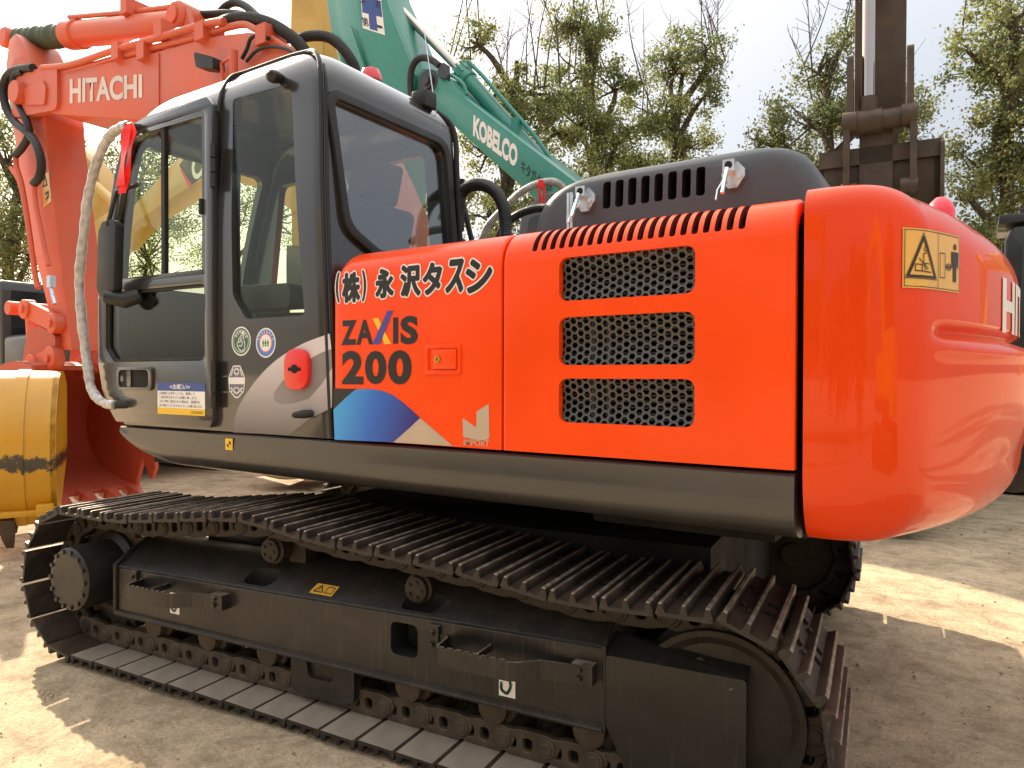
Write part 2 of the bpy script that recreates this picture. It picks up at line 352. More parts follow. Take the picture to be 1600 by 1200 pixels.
cwm.add([r[0] for r in rings], [tuple(range(len(rings)))]); cwm.add([r[-1] for r in rings], [tuple(range(len(rings)))])
cw = link('counterweight', cwm.mesh(), 'orange_gloss', EX, 40)
bmw = bmesh.new(); bmw.from_mesh(cw.data); bmesh.ops.remove_doubles(bmw, verts=bmw.verts, dist=1e-5); bmesh.ops.recalc_face_normals(bmw, faces=bmw.faces); bmw.to_mesh(cw.data); bmw.free()
cw.data.shade_smooth(); cw.data.set_sharp_from_angle(angle=R(40))
PL = np.array([(p[0], p[1]) for p in cw_ring(lambda s: 0., lambda s: 0., (8, 40, 400))]); PS = np.concatenate([[0], np.cumsum(np.linalg.norm(np.diff(PL, axis=0), axis=1))]); PMID = PS[-1]/2
_sv = [0.]*8+[k/40 for k in range(41)]+[1+k/200 for k in range(1, 201)]; PSV = np.array(_sv+_sv[-2::-1]); INS = np.array([.012*sst(.9, 1.5, s) for s in PSV])
PN = np.gradient(PL, axis=0); PN = np.stack([PN[:, 1], -PN[:, 0]], 1); PN /= np.linalg.norm(PN, axis=1, keepdims=True)
def on_cw(me, phi0=0, lift_=.003):               # wrap a flat mesh (u along the plan outline from the rear centre, v = height) round the face
    n = len(me.vertices); co = np.zeros(n*3); me.vertices.foreach_get('co', co); co = co.reshape(-1, 3); u = co[:, 0]+PMID
    q = [np.interp(u, PS, A[:, k]) for A in (PL, PN) for k in (0, 1)]; h = lift_-np.interp(u, PS, INS)+co[:, 2]
    co = np.stack([q[0]+q[2]*h, q[1]+q[3]*h, co[:, 1]], 1); me.vertices.foreach_set('co', co.ravel()); me.update(); return me
def subd(me, n=1, mx=.03):
    b = bmesh.new(); b.from_mesh(me)
    for _ in range(n):
        e = [x for x in b.edges if x.calc_length() > mx]
        if e: bmesh.ops.subdivide_edges(b, edges=e, cuts=1)
    bmesh.ops.triangulate(b, faces=b.faces); b.to_mesh(me); b.free(); return me
def arc_u(px, py):
    d = at(px, py, D=1.)-CP; best = None
    for k in range(len(PL)-1):                               # first crossing of the ray with the plan outline
        A = np.array([[d[0], PL[k][0]-PL[k+1][0]], [d[1], PL[k][1]-PL[k+1][1]]])
        if abs(np.linalg.det(A)) < 1e-9: continue
        t, q = np.linalg.solve(A, PL[k]-CP[:2])
        if 0 <= q <= 1 and t > .3 and (best is None or t < best[0]): best = (t, PS[k]+q*(PS[k+1]-PS[k])-PMID)
    return best[1], CP[2]+d[2]*best[0]
tx = fit_text('HITACHI', (-.64, .64, 1.675, 1.865), .035)
link('lettering', on_cw(subd(tx, 3, .05), 0), 'white', cw, 0)
c0, c1, c2, c3 = arc_u(1405, 352), arc_u(1497, 372), arc_u(1502, 460), arc_u(1413, 448)
u0, u1, v1, v0 = (c0[0]+c3[0])/2, (c1[0]+c2[0])/2, (c0[1]+c1[1])/2, (c2[1]+c3[1])/2
def grid(u0, u1, v0, v1, n=12, m=4):
    mb = MB(); mb.rings([[(u0+(u1-u0)*i/n, v0+(v1-v0)*j/m, 0) for i in range(n+1)] for j in range(m+1)], closed=False); return mb.mesh()
W, H = u1-u0, v1-v0
parts = [(grid(u0, u1, v0, v1), 0)]
def ln(pts, t, z=.0022, closed=False):                       # flat stroke
    mb = MB(); P = [np.array(p, float) for p in pts]
    if closed: P.append(P[0])
    for a, b in zip(P[:-1], P[1:]):
        d = b-a; d = d/max(np.linalg.norm(d), 1e-9); q = np.array([-d[1], d[0]])*t/2; e = d*t*.4
        mb.add([(*(a-q-e), z), (*(b-q+e), z), (*(b+q+e), z), (*(a+q-e), z)], [(0, 1, 2, 3)])
    return mb.mesh()
LU = lambda a, b: (u0+W*a, v0+H*b)
for L, t, c in (([LU(.02, .03), LU(.98, .03), LU(.98, .97), LU(.02, .97)], .002, 1), ([LU(.52, .03), LU(.52, .97)], .002, 0),
                ([LU(.06, .2), LU(.46, .2), LU(.26, .86)], .007, 1), ([LU(.03, .165), LU(.49, .165), LU(.26, .93)], .002, 1),
                ([LU(.15, .29), LU(.24, .29), LU(.24, .4), LU(.15, .4)], .003, 1), ([LU(.24, .29), LU(.38, .28)], .003, 0), ([LU(.2, .5), LU(.26, .42), LU(.26, .57)], .003, 0),
                ([LU(.26, .42), LU(.34, .42)], .003, 0), ([LU(.26, .42), LU(.33, .33)], .003, 0), ([LU(.26, .42), LU(.29, .32)], .003, 0), ([LU(.26, .58), LU(.3, .6)], .003, 0), ([LU(.31, .64), LU(.28, .63), LU(.27, .67), LU(.29, .7), LU(.32, .69)], .003, 0),
                ([LU(.56, .22), LU(.66, .22), LU(.66, .64), LU(.56, .64)], .0025, 1), ([LU(.69, .42), LU(.79, .42)], .005, 0), ([LU(.72, .47), LU(.69, .42), LU(.72, .37)], .005, 0), ([LU(.76, .47), LU(.79, .42), LU(.76, .37)], .005, 0),
                ([LU(.86, .46), LU(.86, .2)], .009, 0), ([LU(.895, .46), LU(.895, .2)], .009, 0), ([LU(.815, .68), LU(.82, .44)], .007, 0), ([LU(.945, .68), LU(.94, .44)], .007, 0)):
    parts.append((ln(L, t, closed=c), 1))
parts.append((flat([LU(.82, .7), LU(.94, .7), LU(.92, .45), LU(.84, .45)], .0023), 1)); parts.append((flat([LU(.88+.028*math.cos(a), .79+.055*math.sin(a)) for a in np.linspace(0, 6.1, 14)], .0023), 1))
link('warning_label', on_cw(subd(join_mesh(parts), 2, .03), 0), ['amber_v', 'textblack'], cw, 0)
mb = MB(); mb.tube2([((2.19, 1.5, 2.07), .062), ((2.19, 1.5, 2.14), .062)]); mb.tube2([((2.19, 1.5, 2.14), .058), ((2.19, 1.5, 2.26), .057), ((2.19, 1.5, 2.30), .046), ((2.19, 1.5, 2.325), .02)], mi=1)
mb.build('beacon', ['black', 'redlens'], cw)

# --- deck, core and the inner wall seen through the louvres
mb = MB(); mb.box((-1.7, .16, 1.02), (1.88, 2.55, 1.24)); mb.box((-.02, .36, 1.24), (1.88, 2.6, 2.0))
mb.box((-1.0, 1.12, 1.24), (-.02, 1.28, 1.9)); mb.box((-.9, 1.75, 1.24), (-.02, 1.9, 1.9)); mb.box((-1.72, 1.95, 1.24), (-.02, 2.62, 1.95))
mb.build('chassis', 'black', EX)
mb = MB(); mb.box((.9, .13, 1.94), (1.85, .145, 2.015))
for k in range(5): mb.box((.9, .118, 1.945+.014*k), (1.85, .13, 1.952+.014*k))
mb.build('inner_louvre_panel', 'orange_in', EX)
mb = MB(); mb.box((1.05, .2, 1.3), (1.62, .34, 1.97), 0)
for k in range(30): mb.box((1.06, .11, 1.33+.021*k), (1.6, .2, 1.336+.021*k), 1)
for x in (1.18, 1.24): mb.cyl((x, .08, 1.3), (x, .08, 1.72), .012, mi=1)
mb.build('radiator', ['black', 'cover'], EX)

# --- side skirt along the deck
def skirt_ring(x):
    zb = 1.03
    if x < -1.25: t = min(1, (-1.25-x)/.56); zb = 1.03+.22*(1-math.sqrt(max(0, 1-t*t)))
    zt = 1.238; h = zt-zb; P = []
    P.append((x, .05, zt+.0)); P.append((x, .012, zt)); P.append((x, .0, zt-.008)); P.append((x, .002, zt-.02)); P.append((x, -.003, zt-.07*h/.2)); P.append((x, -.002, zt-h*.5))
    for k in range(9):
        a = math.pi/2*k/8; P.append((x, .0+.13*(1-math.cos(a)), zt-h*.58-h*.42*math.sin(a)))
    P.append((x, .25, zb+.004)); P.append((x, .25, zt-.01)); return P
xs = [-1.772]+[-1.77+.52*k/16 for k in range(17)]+[-.5, .4, 1.2, 1.84, 1.872]
mb = MB(); mb.rings([skirt_ring(x) for x in xs]); sk = mb.build('side_skirt', 'skirt', EX, 50)

# --- bonnet doors
def door_profile(zt=2.07, r=.13, t=.03):
    o = [(0, 1.25)]+[(r-r*math.cos(a), zt-r+r*math.sin(a)) for a in (math.pi/2*k/10 for k in range(11))]+[(.36, zt)]
    i = [(.36, zt-t)]+[(r-(r-t)*math.cos(a), zt-r+(r-t)*math.sin(a)) for a in (math.pi/2*k/10 for k in range(10, -1, -1))]+[(t, 1.25)]
    return o+i
def make_door(x0, x1, rl, rr):
    Rg = []; xs = sorted(set([x0+rl*(1-math.cos(math.pi/2*k/7)) for k in range(8)]+[x1-rr*(1-math.cos(math.pi/2*k/7)) for k in range(8)]))
    for x in xs:
        zt = 2.072; off = 0
        for e, r in ((x-x0, rl), (x1-x, rr)):
            if e < r: q = r-math.sqrt(max(0, r*r-(r-e)**2)); zt -= q; off = max(off, q*.35 if r < .05 else q*.12)
        Rg.append([(x, y+off*(1 if y < .2 else 0), z if z < 1.3 else z-(2.072-zt)) for y, z in door_profile()])
    mb = MB(); mb.rings(Rg); return mb
d1 = link('side_door', make_door(-.045, .838, .085, .012).mesh(), 'orange', EX, 40)
d1['label'] = 'orange side door with black lettering and blue swoosh graphic'
GR = [(1.789, 1.941), (1.564, 1.732), (1.363, 1.517)]
cut_ms = []
for z0, z1 in GR:
    m_ = MB(); m_.prism(rrect(1.083, 1.572, z0, z1, .035), -.1, .1); cut_ms.append(m_)
for k in range(21):
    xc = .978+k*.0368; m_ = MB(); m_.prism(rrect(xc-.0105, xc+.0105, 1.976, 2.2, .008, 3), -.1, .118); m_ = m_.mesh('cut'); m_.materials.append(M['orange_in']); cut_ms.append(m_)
d2 = link('side_door', make_door(.848, 1.872, .014, .012).mesh(), 'orange', EX, 40); cut(d2, cut_ms, smooth=40)
d2['label'] = 'orange side door with three mesh grilles and a row of slots'
def hex_grille(z0, z1):
    a = .0163; h = .0118; mb = MB(); dx = 1.5*a; dz = math.sqrt(3)*a; fold = lambda z: .010+.020*(1-abs(2*(min(max(z, z0), z1)-z0)/(z1-z0)-1)**1.5)
    i = 0; x = 1.083-dx
    while x < 1.572+dx:
        z = z0-dz*2+(dz/2 if i % 2 else 0)
        while z < z1+dz:
            V = [(x+q*math.cos(math.pi/3*k), z+q*math.sin(math.pi/3*k)) for q in (a, h) for k in range(6)]
            V = [(min(max(p[0], 1.06), 1.595), fold(p[1]), min(max(p[1], z0-.02), z1+.02)) for p in V]; V += [(p[0], p[1]+.003, p[2]) for p in V[6:]]
            mb.add(V, [(k, (k+1) % 6, 6+(k+1) % 6, 6+k) for k in range(6)]+[(6+k, 6+(k+1) % 6, 12+(k+1) % 6, 12+k) for k in range(6)])
            z += dz
        x += dx; i += 1
    me = bpy.data.meshes.new('grille'); me.from_pydata(mb.v, [], mb.f); me.update(); return me
M['grille'] = mat('grille_steel', (.075, .072, .068), .45, metal=.2, var=.1)
for z0, z1 in GR: link('grille', hex_grille(z0, z1), 'grille', d2, 0)

# --- writing and graphics on the first door (flat vinyl on the plane y = 0)
S0 = side(-.0015)
def vinyl(name, me, mats, parent, z=0.): me.transform(side(-.0015-z)); return link(name, me, mats, parent, 0)
def pbox(x0, y0, x1, y1):                                   # pixel box -> (u0,u1,v0,v1) on the side plane
    xm, ym = (x0+x1)/2, (y0+y1)/2
    return (at(x0, ym, Y=0)[0], at(x1, ym, Y=0)[0], at(xm, y1, Y=0)[2], at(xm, y0, Y=0)[2])
def lean(me, box, px):                                      # shear so the glyph follows the slope
    return me
PT = []
for ch, b, o, sh in (('(', (524.5, 425, 532, 474), .012, 0), ('株', (535, 425.5, 563.5, 473), .02, 0), (')', (565.5, 421, 573.5, 472), .012, 0), ('永', (587, 419.5, 616, 466), .024, 0), ('沢', (626, 413.5, 658, 463.5), .024, 0),
                     ('タ', (661, 410, 691.5, 461), .03, .0), ('ス', (696, 405, 724, 458), .03, .12), ('シ', (728, 404, 770, 458), .03, 0)):
    bx = pbox(*b)
    w_ = .0065 if ch not in '()' else .0035
    PT.append((thick_text(ch, bx, w_+.0062, sh), 0)); PT.append((thick_text(ch, bx, w_, sh, z=.001), 1))
vinyl('owner_lettering', join_mesh(PT), ['white', 'textblack'], d1)
PT = []
for ch, b, o in (('Z', (533.5, 500.5, 557.5, 539), .045), ('A', (557, 499.5, 583.5, 538.5), .04), ('I', (614.5, 496, 622.5, 537), .03), ('S', (626, 493.5, 653.5, 538), .045),
                 ('2', (534.5, 548, 568, 600.5), .045), ('0', (570.5, 548, 604, 600.5), .045), ('0', (606.5, 547, 643.5, 601), .045)):
    PT.append((fit_text(ch, pbox(*b), o), 0))
q = lambda L: xz(L, 0)
PT.append((flat(q([(582, 538), (594, 538), (615, 485), (605.5, 486)]), .0006), 1)); PT.append((flat(q([(582.5, 497.5), (592, 497), (600, 515), (596, 525)]), .0004), 2)); PT.append((flat(q([(597, 525), (600.5, 516), (612, 537.5), (601, 538)]), .0004), 2))
vinyl('model_lettering', join_mesh(PT), ['textblack', 'purple_v', 'yellow_v'], d1)
mblue = bpy.data.materials.new('blue_fade_print'); mblue.use_nodes = True; t_ = mblue.node_tree; tcn = t_.nodes.new('ShaderNodeTexCoord'); sx_ = t_.nodes.new('ShaderNodeSeparateXYZ'); ra = t_.nodes.new('ShaderNodeMapRange'); cr = t_.nodes.new('ShaderNodeValToRGB')
adx = t_.nodes.new('ShaderNodeMath'); adx.operation = 'MULTIPLY_ADD'; adx.inputs[1].default_value = -.35
t_.links.new(tcn.outputs['Object'], sx_.inputs[0]); t_.links.new(sx_.outputs[2], adx.inputs[0]); t_.links.new(sx_.outputs[0], adx.inputs[2]); t_.links.new(adx.outputs[0], ra.inputs[0]); ra.inputs[1].default_value = -.52; ra.inputs[2].default_value = -.06
cr.color_ramp.elements[0].color = (.05, .36, .75, 1); cr.color_ramp.elements[1].color = (.02, .02, .2, 1); e_ = cr.color_ramp.elements.new(.5); e_.color = (.02, .13, .55, 1)
t_.links.new(ra.outputs[0], cr.inputs[0]); t_.links.new(cr.outputs[0], t_.nodes['Principled BSDF'].inputs['Base Color']); t_.nodes['Principled BSDF'].inputs['Roughness'].default_value = .35
PT = [(flat(q([(521, 607), (558, 607.5), (540, 622), (521.5, 640)]), 0), 0), (flat(q([(521.5, 640), (540, 622), (556, 608.5), (575, 607.5), (595, 610), (612, 616), (630, 629), (645, 642), (657, 653), (640, 669), (615, 691), (523.5, 687)]), .0003), 1), (flat(q([(657, 653), (680, 673), (708, 697), (615, 691), (640, 669)]), .0003), 2)]
vinyl('swoosh_graphic', join_mesh(PT), ['textblack', mblue, 'tan_v'], d1)
PT = [(flat(q([(723, 653), (744.5, 668), (745, 643), (764, 631), (765, 685), (755, 689), (724, 683)])), 0), (fit_text('IMPORT', pbox(725, 687, 765, 697), .01), 0)]
vinyl('dealer_emblem', join_mesh(PT), ['tan_v'], d1)
# lock
lx0, lx1, lz0, lz1 = pbox(665, 538, 721, 585)
o = plate('lock_frame', [rrect(lx0, lx1, lz0, lz1, .006), rrect(lx0+.018, lx1-.014, lz0+.016, lz1-.016, .005)], side(-.003), 'orange', d1, .008, .002)
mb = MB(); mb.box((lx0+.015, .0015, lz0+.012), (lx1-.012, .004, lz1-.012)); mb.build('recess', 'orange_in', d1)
mb = MB(); mb.prism(rrect(lx0+.045, lx1-.018, lz0+.02, lz1-.02, .006), -.013, .004); mb.build('door_latch', 'orange', d1, bevel=.003)
mb = MB(); kx, kz = lx0+.072, (lz0+lz1)/2; mb.cyl((kx, -.012, kz), (kx, -.019, kz), .014, n=20); mb.box((kx-.002, -.0205, kz-.007), (kx+.002, -.0185, kz+.007), 1); mb.build('key_lock', ['chrome', 'black'], d1)

# --- grey cover on the bonnet
def cov_ring(i, z, xl=0, xr=0):
    return [(x, y, z) for x, y in rpoly([(.735+i+xl, .30+i*.55), (1.925-i-xr, .30+i*.55), (1.925-i-xr, 2.25-i), (.735+i+xl, 2.25-i)], .10, 6)]
L = [(-.0, 2.06, .02, 0), (.006, 2.14, .03, .02), (.010, 2.19, .04, .035), (.014, 2.235, .065, .05), (.020, 2.268, .095, .065), (.032, 2.292, .13, .08), (.05, 2.308, .16, .092), (.085, 2.320, .19, .10), (.14, 2.327, .22, .105), (.24, 2.330, .24, .11)]
mb = MB(); mb.rings([cov_ring(*l[:2], *l[2:]) for l in [(a, b, c, d) for a, b, c, d in L]]); cover = mb.build('engine_cover', 'cover', EX, 60)
cm = []
for k in range(8):
    m_ = MB(); xc = at(948.5, 306, Y=.31)[0]+(at(1095, 280, Y=.31)[0]-at(948.5, 306, Y=.31)[0])*k/7; m_.prism(rrect(xc-.0165, xc+.0165, 2.172, 2.277, .012, 3), .1, .55); mm_ = m_.mesh('cut'); mm_.materials.append(M['black']); cm.append(mm_)
cut(cover, cm, smooth=60)
for j, (px, py) in enumerate(((914, 311), (1144, 272))):    # zinc latches
    p = at(px, py, Y=.295); x, z = p[0], p[2]; mb = MB()
    mb.prism(rpoly([(x-.03, z-.028), (x-.012, z-.05), (x+.018, z-.05), (x+.045, z-.012), (x+.045, z+.012), (x+.02, z+.04), (x-.02, z+.04), (x-.035, z+.0)], .004, 2), .288, .32)
    mb.box((x-.022, .255, z+.002), (x+.018, .29, z+.042)); mb.cyl((x+.028, .29, z-.012), (x+.028, .275, z-.012), .009); mb.cyl((x-.025, .29, z-.025), (x-.025, .278, z-.025), .009)
    mb.cyl((x-.002, .258, z+.022), (x-.002, .2535, z+.022), .013, mi=1)
    mb.tube([(x-.004, .25, z+.01), (x-.006, .23, z-.03), (x-.006, .2, z-.085)], .007, 8); mb.tube([(x-.03, .275, z-.03), (x-.038, .25, z-.06), (x-.034, .22, z-.1)], .003, 6)
    mb.build('latch', ['zinc', 'black'], cover)
mb = MB()
for px in (888, 893): 
    p = at(px, 330, Y=.24); mb.cyl((p[0], .24, 2.06), (p[0], .24, 2.235), .006)
mb.box((at(886, 330, Y=.24)[0], .235, 2.12), (at(895, 330, Y=.24)[0], .245, 2.15)); mb.build('latch_rod', 'zinc', cover)

# --- cab
def lerp_tab(T, z):
    for (a, u), (b, v) in zip(T[:-1], T[1:]):
        if z <= b: return u+(v-u)*(z-a)/(b-a)
    return T[-1][1]
XF = [(1.245, -1.80), (1.3, -1.84), (1.44, -1.94), (1.63, -1.99), (1.97, -1.985), (2.25, -1.93), (2.48, -1.86), (2.70, -1.785), (2.9, -1.70)]
FI = 1.9
def cab_ring(z, i=0., zz=None, rear=0., rf=.075):
    x0, x1 = lerp_tab(XF, z), -.055-.095*(z-1.245)/1.65; y0 = .012+.02*sst(2.2, 2.9, z)
    return [(x, y, zz if zz is not None else z) for x, y in rpoly([(x0+i*FI, y0+i), (x1-i-rear, y0+i), (x1-i-rear, 1.03-i), (x0+i*FI, 1.03-i)], rf, 5)]
Z = [1.246, 1.3, 1.37, 1.44, 1.53, 1.63, 1.75, 1.97, 2.1, 2.25, 2.37, 2.48, 2.6, 2.7, 2.8, 2.87]
Rg = [cab_ring(z) for z in Z]
for k in range(1, 10):
    a = math.pi/2*k/9; Rg.append(cab_ring(2.87, .15*(1-math.cos(a)), 2.87+.215*math.sin(a), .13*(1-math.cos(a)), .075+.13*k/9))
Rg.append(cab_ring(2.87, .22, 3.097, .15)); Rg.append(cab_ring(2.87, .36, 3.105, .15))
mb = MB(); mb.rings(Rg, cap0=False); cab = link('cab', mb.mesh(), 'cabgrey', EX, 50)
so_ = cab.modifiers.new('s', 'SOLIDIFY'); so_.thickness = .05; so_.offset = -1; bake(cab)
DW = [(-1.80, 1.98), (-1.80, 2.05), (-1.715, 2.74), (-1.64, 2.84), (-1.50, 2.895), (-1.0, 2.885), (-.93, 2.84), (-.93, 1.60), (-1.75, 1.60), (-1.80, 1.68)]
QW = rpoly([(-.79, 2.90), (-.36, 2.885), (-.245, 1.80), (-.66, 1.80), (-.765, 1.92)], [.02, .06, .02, .05, .1], 5)
RW = rpoly([(.07, 2.785), (.885, 2.785), (.915, 2.26), (.90, 2.13), (.33, 2.13), (.145, 2.22)], [.05, .09, .03, .05, .1, .12], 6)
cs = [MB().prism(rpoly(DW, .05, 3), -.3, .12), MB().prism(QW, -.3, .12), MB().prism(RW, -.35, .1, axis='x'),
      MB().prism(rpoly([(-1.72, 1.95), (-1.60, 2.8), (-.35, 2.8), (-.27, 1.85)], .06), .85, 1.3),
      MB().prism(rrect(.09, .91, 2.06, 2.84, .06), -2.4, -1.5, axis='x')]
cut(cab, cs, smooth=45)
def pane(name, loop, Y, m, parent, t=.005): return plate(name, [loop], side(Y), m, parent, t)
pane('window', rpoly([(-.80, 2.91), (-.35, 2.895), (-.235, 1.79), (-.67, 1.79), (-.775, 1.91)], [.02, .06, .02, .05, .1], 5), .036, 'glass', cab)
XP = Matrix(((0, 0, 1, 0), (1, 0, 0, 0), (0, 1, 0, 0), (0, 0, 0, 1)))     # (u,v,out) -> (out, u, v)
def xplane(x, sl=0.): return Matrix.Translation((x, 0, 0)) @ Matrix(((0, -sl, 1, 0), (1, 0, 0, 0), (0, 1, 0, 0), (0, 0, 0, 1)))
xr = lambda z: -.055-.095*(z-1.245)/1.65
RWo = rpoly([(.035, 2.822), (.925, 2.822), (.955, 2.26), (.94, 2.09), (.31, 2.09), (.11, 2.19)], [.07, .11, .03, .06, .12, .14], 6)
o = plate('window_seal', [RWo, RW], xplane(xr(0)+.012, .0576), 'rubber', cab, .03, .008)
plate('window', [RW], xplane(xr(0)-.012, .0576), 'glass_rear', cab, .005)['label'] = 'rear cab window reflecting the sky'
plate('window', [rpoly([(-1.72, 1.95), (-1.60, 2.8), (-.35, 2.8), (-.27, 1.85)], .06)], side(1.005), 'glass', cab, .005)
plate('windscreen', [rrect(.08, .92, 1.77, 2.85, .06)], xplane(-1.94-.22*.0-.0, 0) @ Matrix.Identity(4), 'glass', cab, .005).data.transform(Matrix(((1, 0, .23, -.43), (0, 1, 0, 0), (0, 0, 1, 0), (0, 0, 0, 1))))
# seat, console and floor seen through the glass
mb2 = MB(); mb2.prism(rpoly([(-.92, 1.72), (-.38, 1.70), (-.36, 1.84), (-.9, 1.86)], .04), .26, .76); mb2.prism(rpoly([(-.50, 1.8), (-.36, 1.8), (-.22, 2.38), (-.26, 2.42), (-.36, 2.40)], .04), .27, .75); mb2.prism(rpoly([(-.36, 2.42), (-.25, 2.42), (-.2, 2.62), (-.3, 2.64)], .03), .38, .64)
mb2.prism(rpoly([(-1.1, 1.86), (-.5, 1.86), (-.5, 1.98), (-1.1, 2.0)], .03), .14, .25, 1); mb2.prism(rpoly([(-1.1, 1.86), (-.5, 1.86), (-.5, 1.98), (-1.1, 2.0)], .03), .77, .88, 1); mb2.box((-.95, .3, 1.29), (-.4, .72, 1.72), 1)
for y in (.2, .82): mb2.tube([(-1.0, y, 1.97), (-1.02, y, 2.1), (-1.05, y, 2.2)], [.01, .01, .022], 8, 1)
for y in (.42, .6): mb2.tube([(-1.45, y, 1.3), (-1.42, y, 1.6), (-1.35, y, 1.85), (-1.33, y, 1.98)], .012, 8, 1)
mb2.box((-1.7, .78, 1.29), (-1.45, .94, 2.0), 1)
mb2.build('seat', ['seat', 'rubber'], cab, bevel=.012)
mb3 = MB(); mb3.box((-1.74, .07, 1.255), (-.12, .95, 1.285)); mb3.build('floor', 'rubber', cab)
# rubber gutter from the roof down the rear corner
def gut(px, Y): return [tuple(at(a, b, Y=Y)) for a, b in px]
zz = [1.25, 1.6, 2.0, 2.4, 2.7, 2.86]; rear_edge = [(xr(z)-.02, .012+.02*sst(2.2, 2.9, z)+.004, z) for z in zz]
top = [(xr(2.87)-.035, .045, 2.95), (xr(2.87)-.10, .075, 3.02), (xr(2.87)-.2, .12, 3.06), (-.5, .13, 3.075), (-.8, .125, 3.072), (-.875, .09, 3.05), (-.888, .05, 2.98), (-.886, .03, 2.92), (-.885, .016, 2.85)]
mb = MB(); mb.tube(spline(rear_edge+top, 5), .011, 8); mb.build('gutter_strip', 'rubber', cab)
mb = MB(); mb.tube(spline([(xr(z)+.002, .03+.02*sst(2.2, 2.9, z), z) for z in zz]+[(xr(2.87)-.045, .08, 2.95)], 5), .007, 8); mb.build('gutter_strip', 'rubber', cab)
mb = MB(); mb.tube(spline([(xr(z)-.002, 1.015, z) for z in zz]+[(xr(2.87)-.03, .99, 2.96), (xr(2.87)-.12, .93, 3.04)], 5), .016, 8); mb.build('gutter_strip', 'rubber', cab)
mb = MB(); p = at(444, 123, Y=.035); mb.tube2([((p[0]-.03, .04, p[2]+.01), .02), ((p[0]-.02, .0, p[2]), .03), ((p[0]+.0, -.035, p[2]-.012), .03), ((p[0]+.01, -.045, p[2]-.016), .02)]); mb.build('rubber_bumper', 'rubber', cab)
mb = MB(); c_ = (-.42, .62); mb.tube2([((*c_, 3.08), .07), ((*c_, 3.10), .07), ((*c_, 3.11), .062)], mi=1); mb.tube2([((*c_, 3.11), .06), ((*c_, 3.14), .058), ((*c_, 3.17), .045), ((*c_, 3.185), .015)]); mb.build('beacon', ['redlens', 'black'], cab)
p = at(661, 163, Y=.8); mb = MB(); mb.box((p[0]-.05, .76, 2.98), (p[0]+.05, .86, 3.07)); mb.build('roof_box', 'rubber', cab, bevel=.01)
a_, b_ = at(681, 176, Y=.86), at(660, 28, Y=.86); mb = MB(); mb.tube([tuple(a_-np.array([0, 0, .1])), tuple(a_), tuple(b_)], [.004, .003, .0018], 6); mb.build('antenna', 'zinc', cab)
# door
DO = [(-1.775, 1.262), (-1.84, 1.32), (-1.925, 1.44), (-1.97, 1.60), (-1.968, 1.97), (-1.915, 2.25), (-1.845, 2.48), (-1.77, 2.70), (-1.70, 2.84), (-1.62, 2.905), (-1.48, 2.93), (-.93, 2.925), (-.885, 2.88), (-.885, 1.30), (-.905, 1.262)]
UW = rpoly([(-1.885, 2.045), (-1.80, 2.38), (-1.715, 2.68), (-1.62, 2.84), (-1.47, 2.875), (-.945, 2.868), (-.945, 2.035)], [.01, .05, .1, .12, .12, .05, .01], 5)
LW = rpoly([(-1.88, 2.0), (-.945, 1.99), (-.945, 1.60), (-1.80, 1.60), (-1.885, 1.68)], [.035, .035, .04, .05, .05], 4)
def inset_poly(P, d):
    P = [np.array(p, float) for p in P]; c = []; n = len(P)
    area = sum(P[i][0]*P[(i+1) % n][1]-P[(i+1) % n][0]*P[i][1] for i in range(n)); s = 1 if area > 0 else -1
    for i in range(n):
        a, b = P[i]-P[i-1], P[(i+1) % n]-P[i]; a = a/max(np.linalg.norm(a), 1e-9); b = b/max(np.linalg.norm(b), 1e-9)
        nrm = np.array([-a[1]-b[1], a[0]+b[0]])*s; nl = np.linalg.norm(nrm); nrm = nrm/max(nl, 1e-9); c.append(tuple(P[i]+nrm*d/max(.4, nl/2)))
    return c
door = plate('cab_door', [rpoly(DO, .02, 2), UW, LW], side(-.002), 'cabgrey', EX, .034, .009, 45)
UWi, LWi = inset_poly(UW, .028), inset_poly(LW, .016)
plate('window_seal', [inset_poly(UW, -.004), UWi], side(-.004), 'cabgrey', door, .022, .005)
plate('window_seal', [inset_poly(LW, -.004), LWi], side(-.002), 'rubber', door, .018, .004)
pane('window', inset_poly(UW, .02), .006, 'glass', door); pane('window', inset_poly(LW, .014), .006, 'glass_dark', door)
mb = MB(); mb.box((-1.345, -.008, 2.05), (-1.315, .016, 2.86)); mb.build('window_bar', 'rubber', door); mb = MB(); mb.box((-.985, -.03, 2.34), (-.965, -.008, 2.42)); mb.build('window_catch', 'rubber', door, bevel=.006)
hx0, hx1, hz0, hz1 = pbox(190, 573, 245, 610)
plate('door_handle', [rrect(hx0, hx1, hz0, hz1, .035), rrect(hx0+.025, hx1-.03, hz0+.018, hz1-.018, .03)], side(-.022), 'cabgrey', door, .018, .006)
mb = MB(); mb.prism(rrect(hx0+.02, hx1-.02, hz0+.012, hz1-.012, .03), -.0235, -.0195, 1); mb.prism(rrect(hx0+.11, hx0+.15, hz0+.02, hz1-.02, .015), -.032, -.018, 0); mb.cyl((hx0+.05, -.022, (hz0+hz1)/2), (hx0+.05, -.026, (hz0+hz1)/2), .018, mi=0); mb.build('handle_grip', ['cabgrey', 'black'], door)
for z0, z1 in ((2.46, 2.68), (1.36, 1.6)):
    mb = MB()
    for k in range(3): mb.cyl((-.872, -.02, z0+(z1-z0)*k/3+.003), (-.872, -.02, z0+(z1-z0)*(k+1)/3-.003), .017, n=14)
    mb.build('hinge', 'rubber', door)
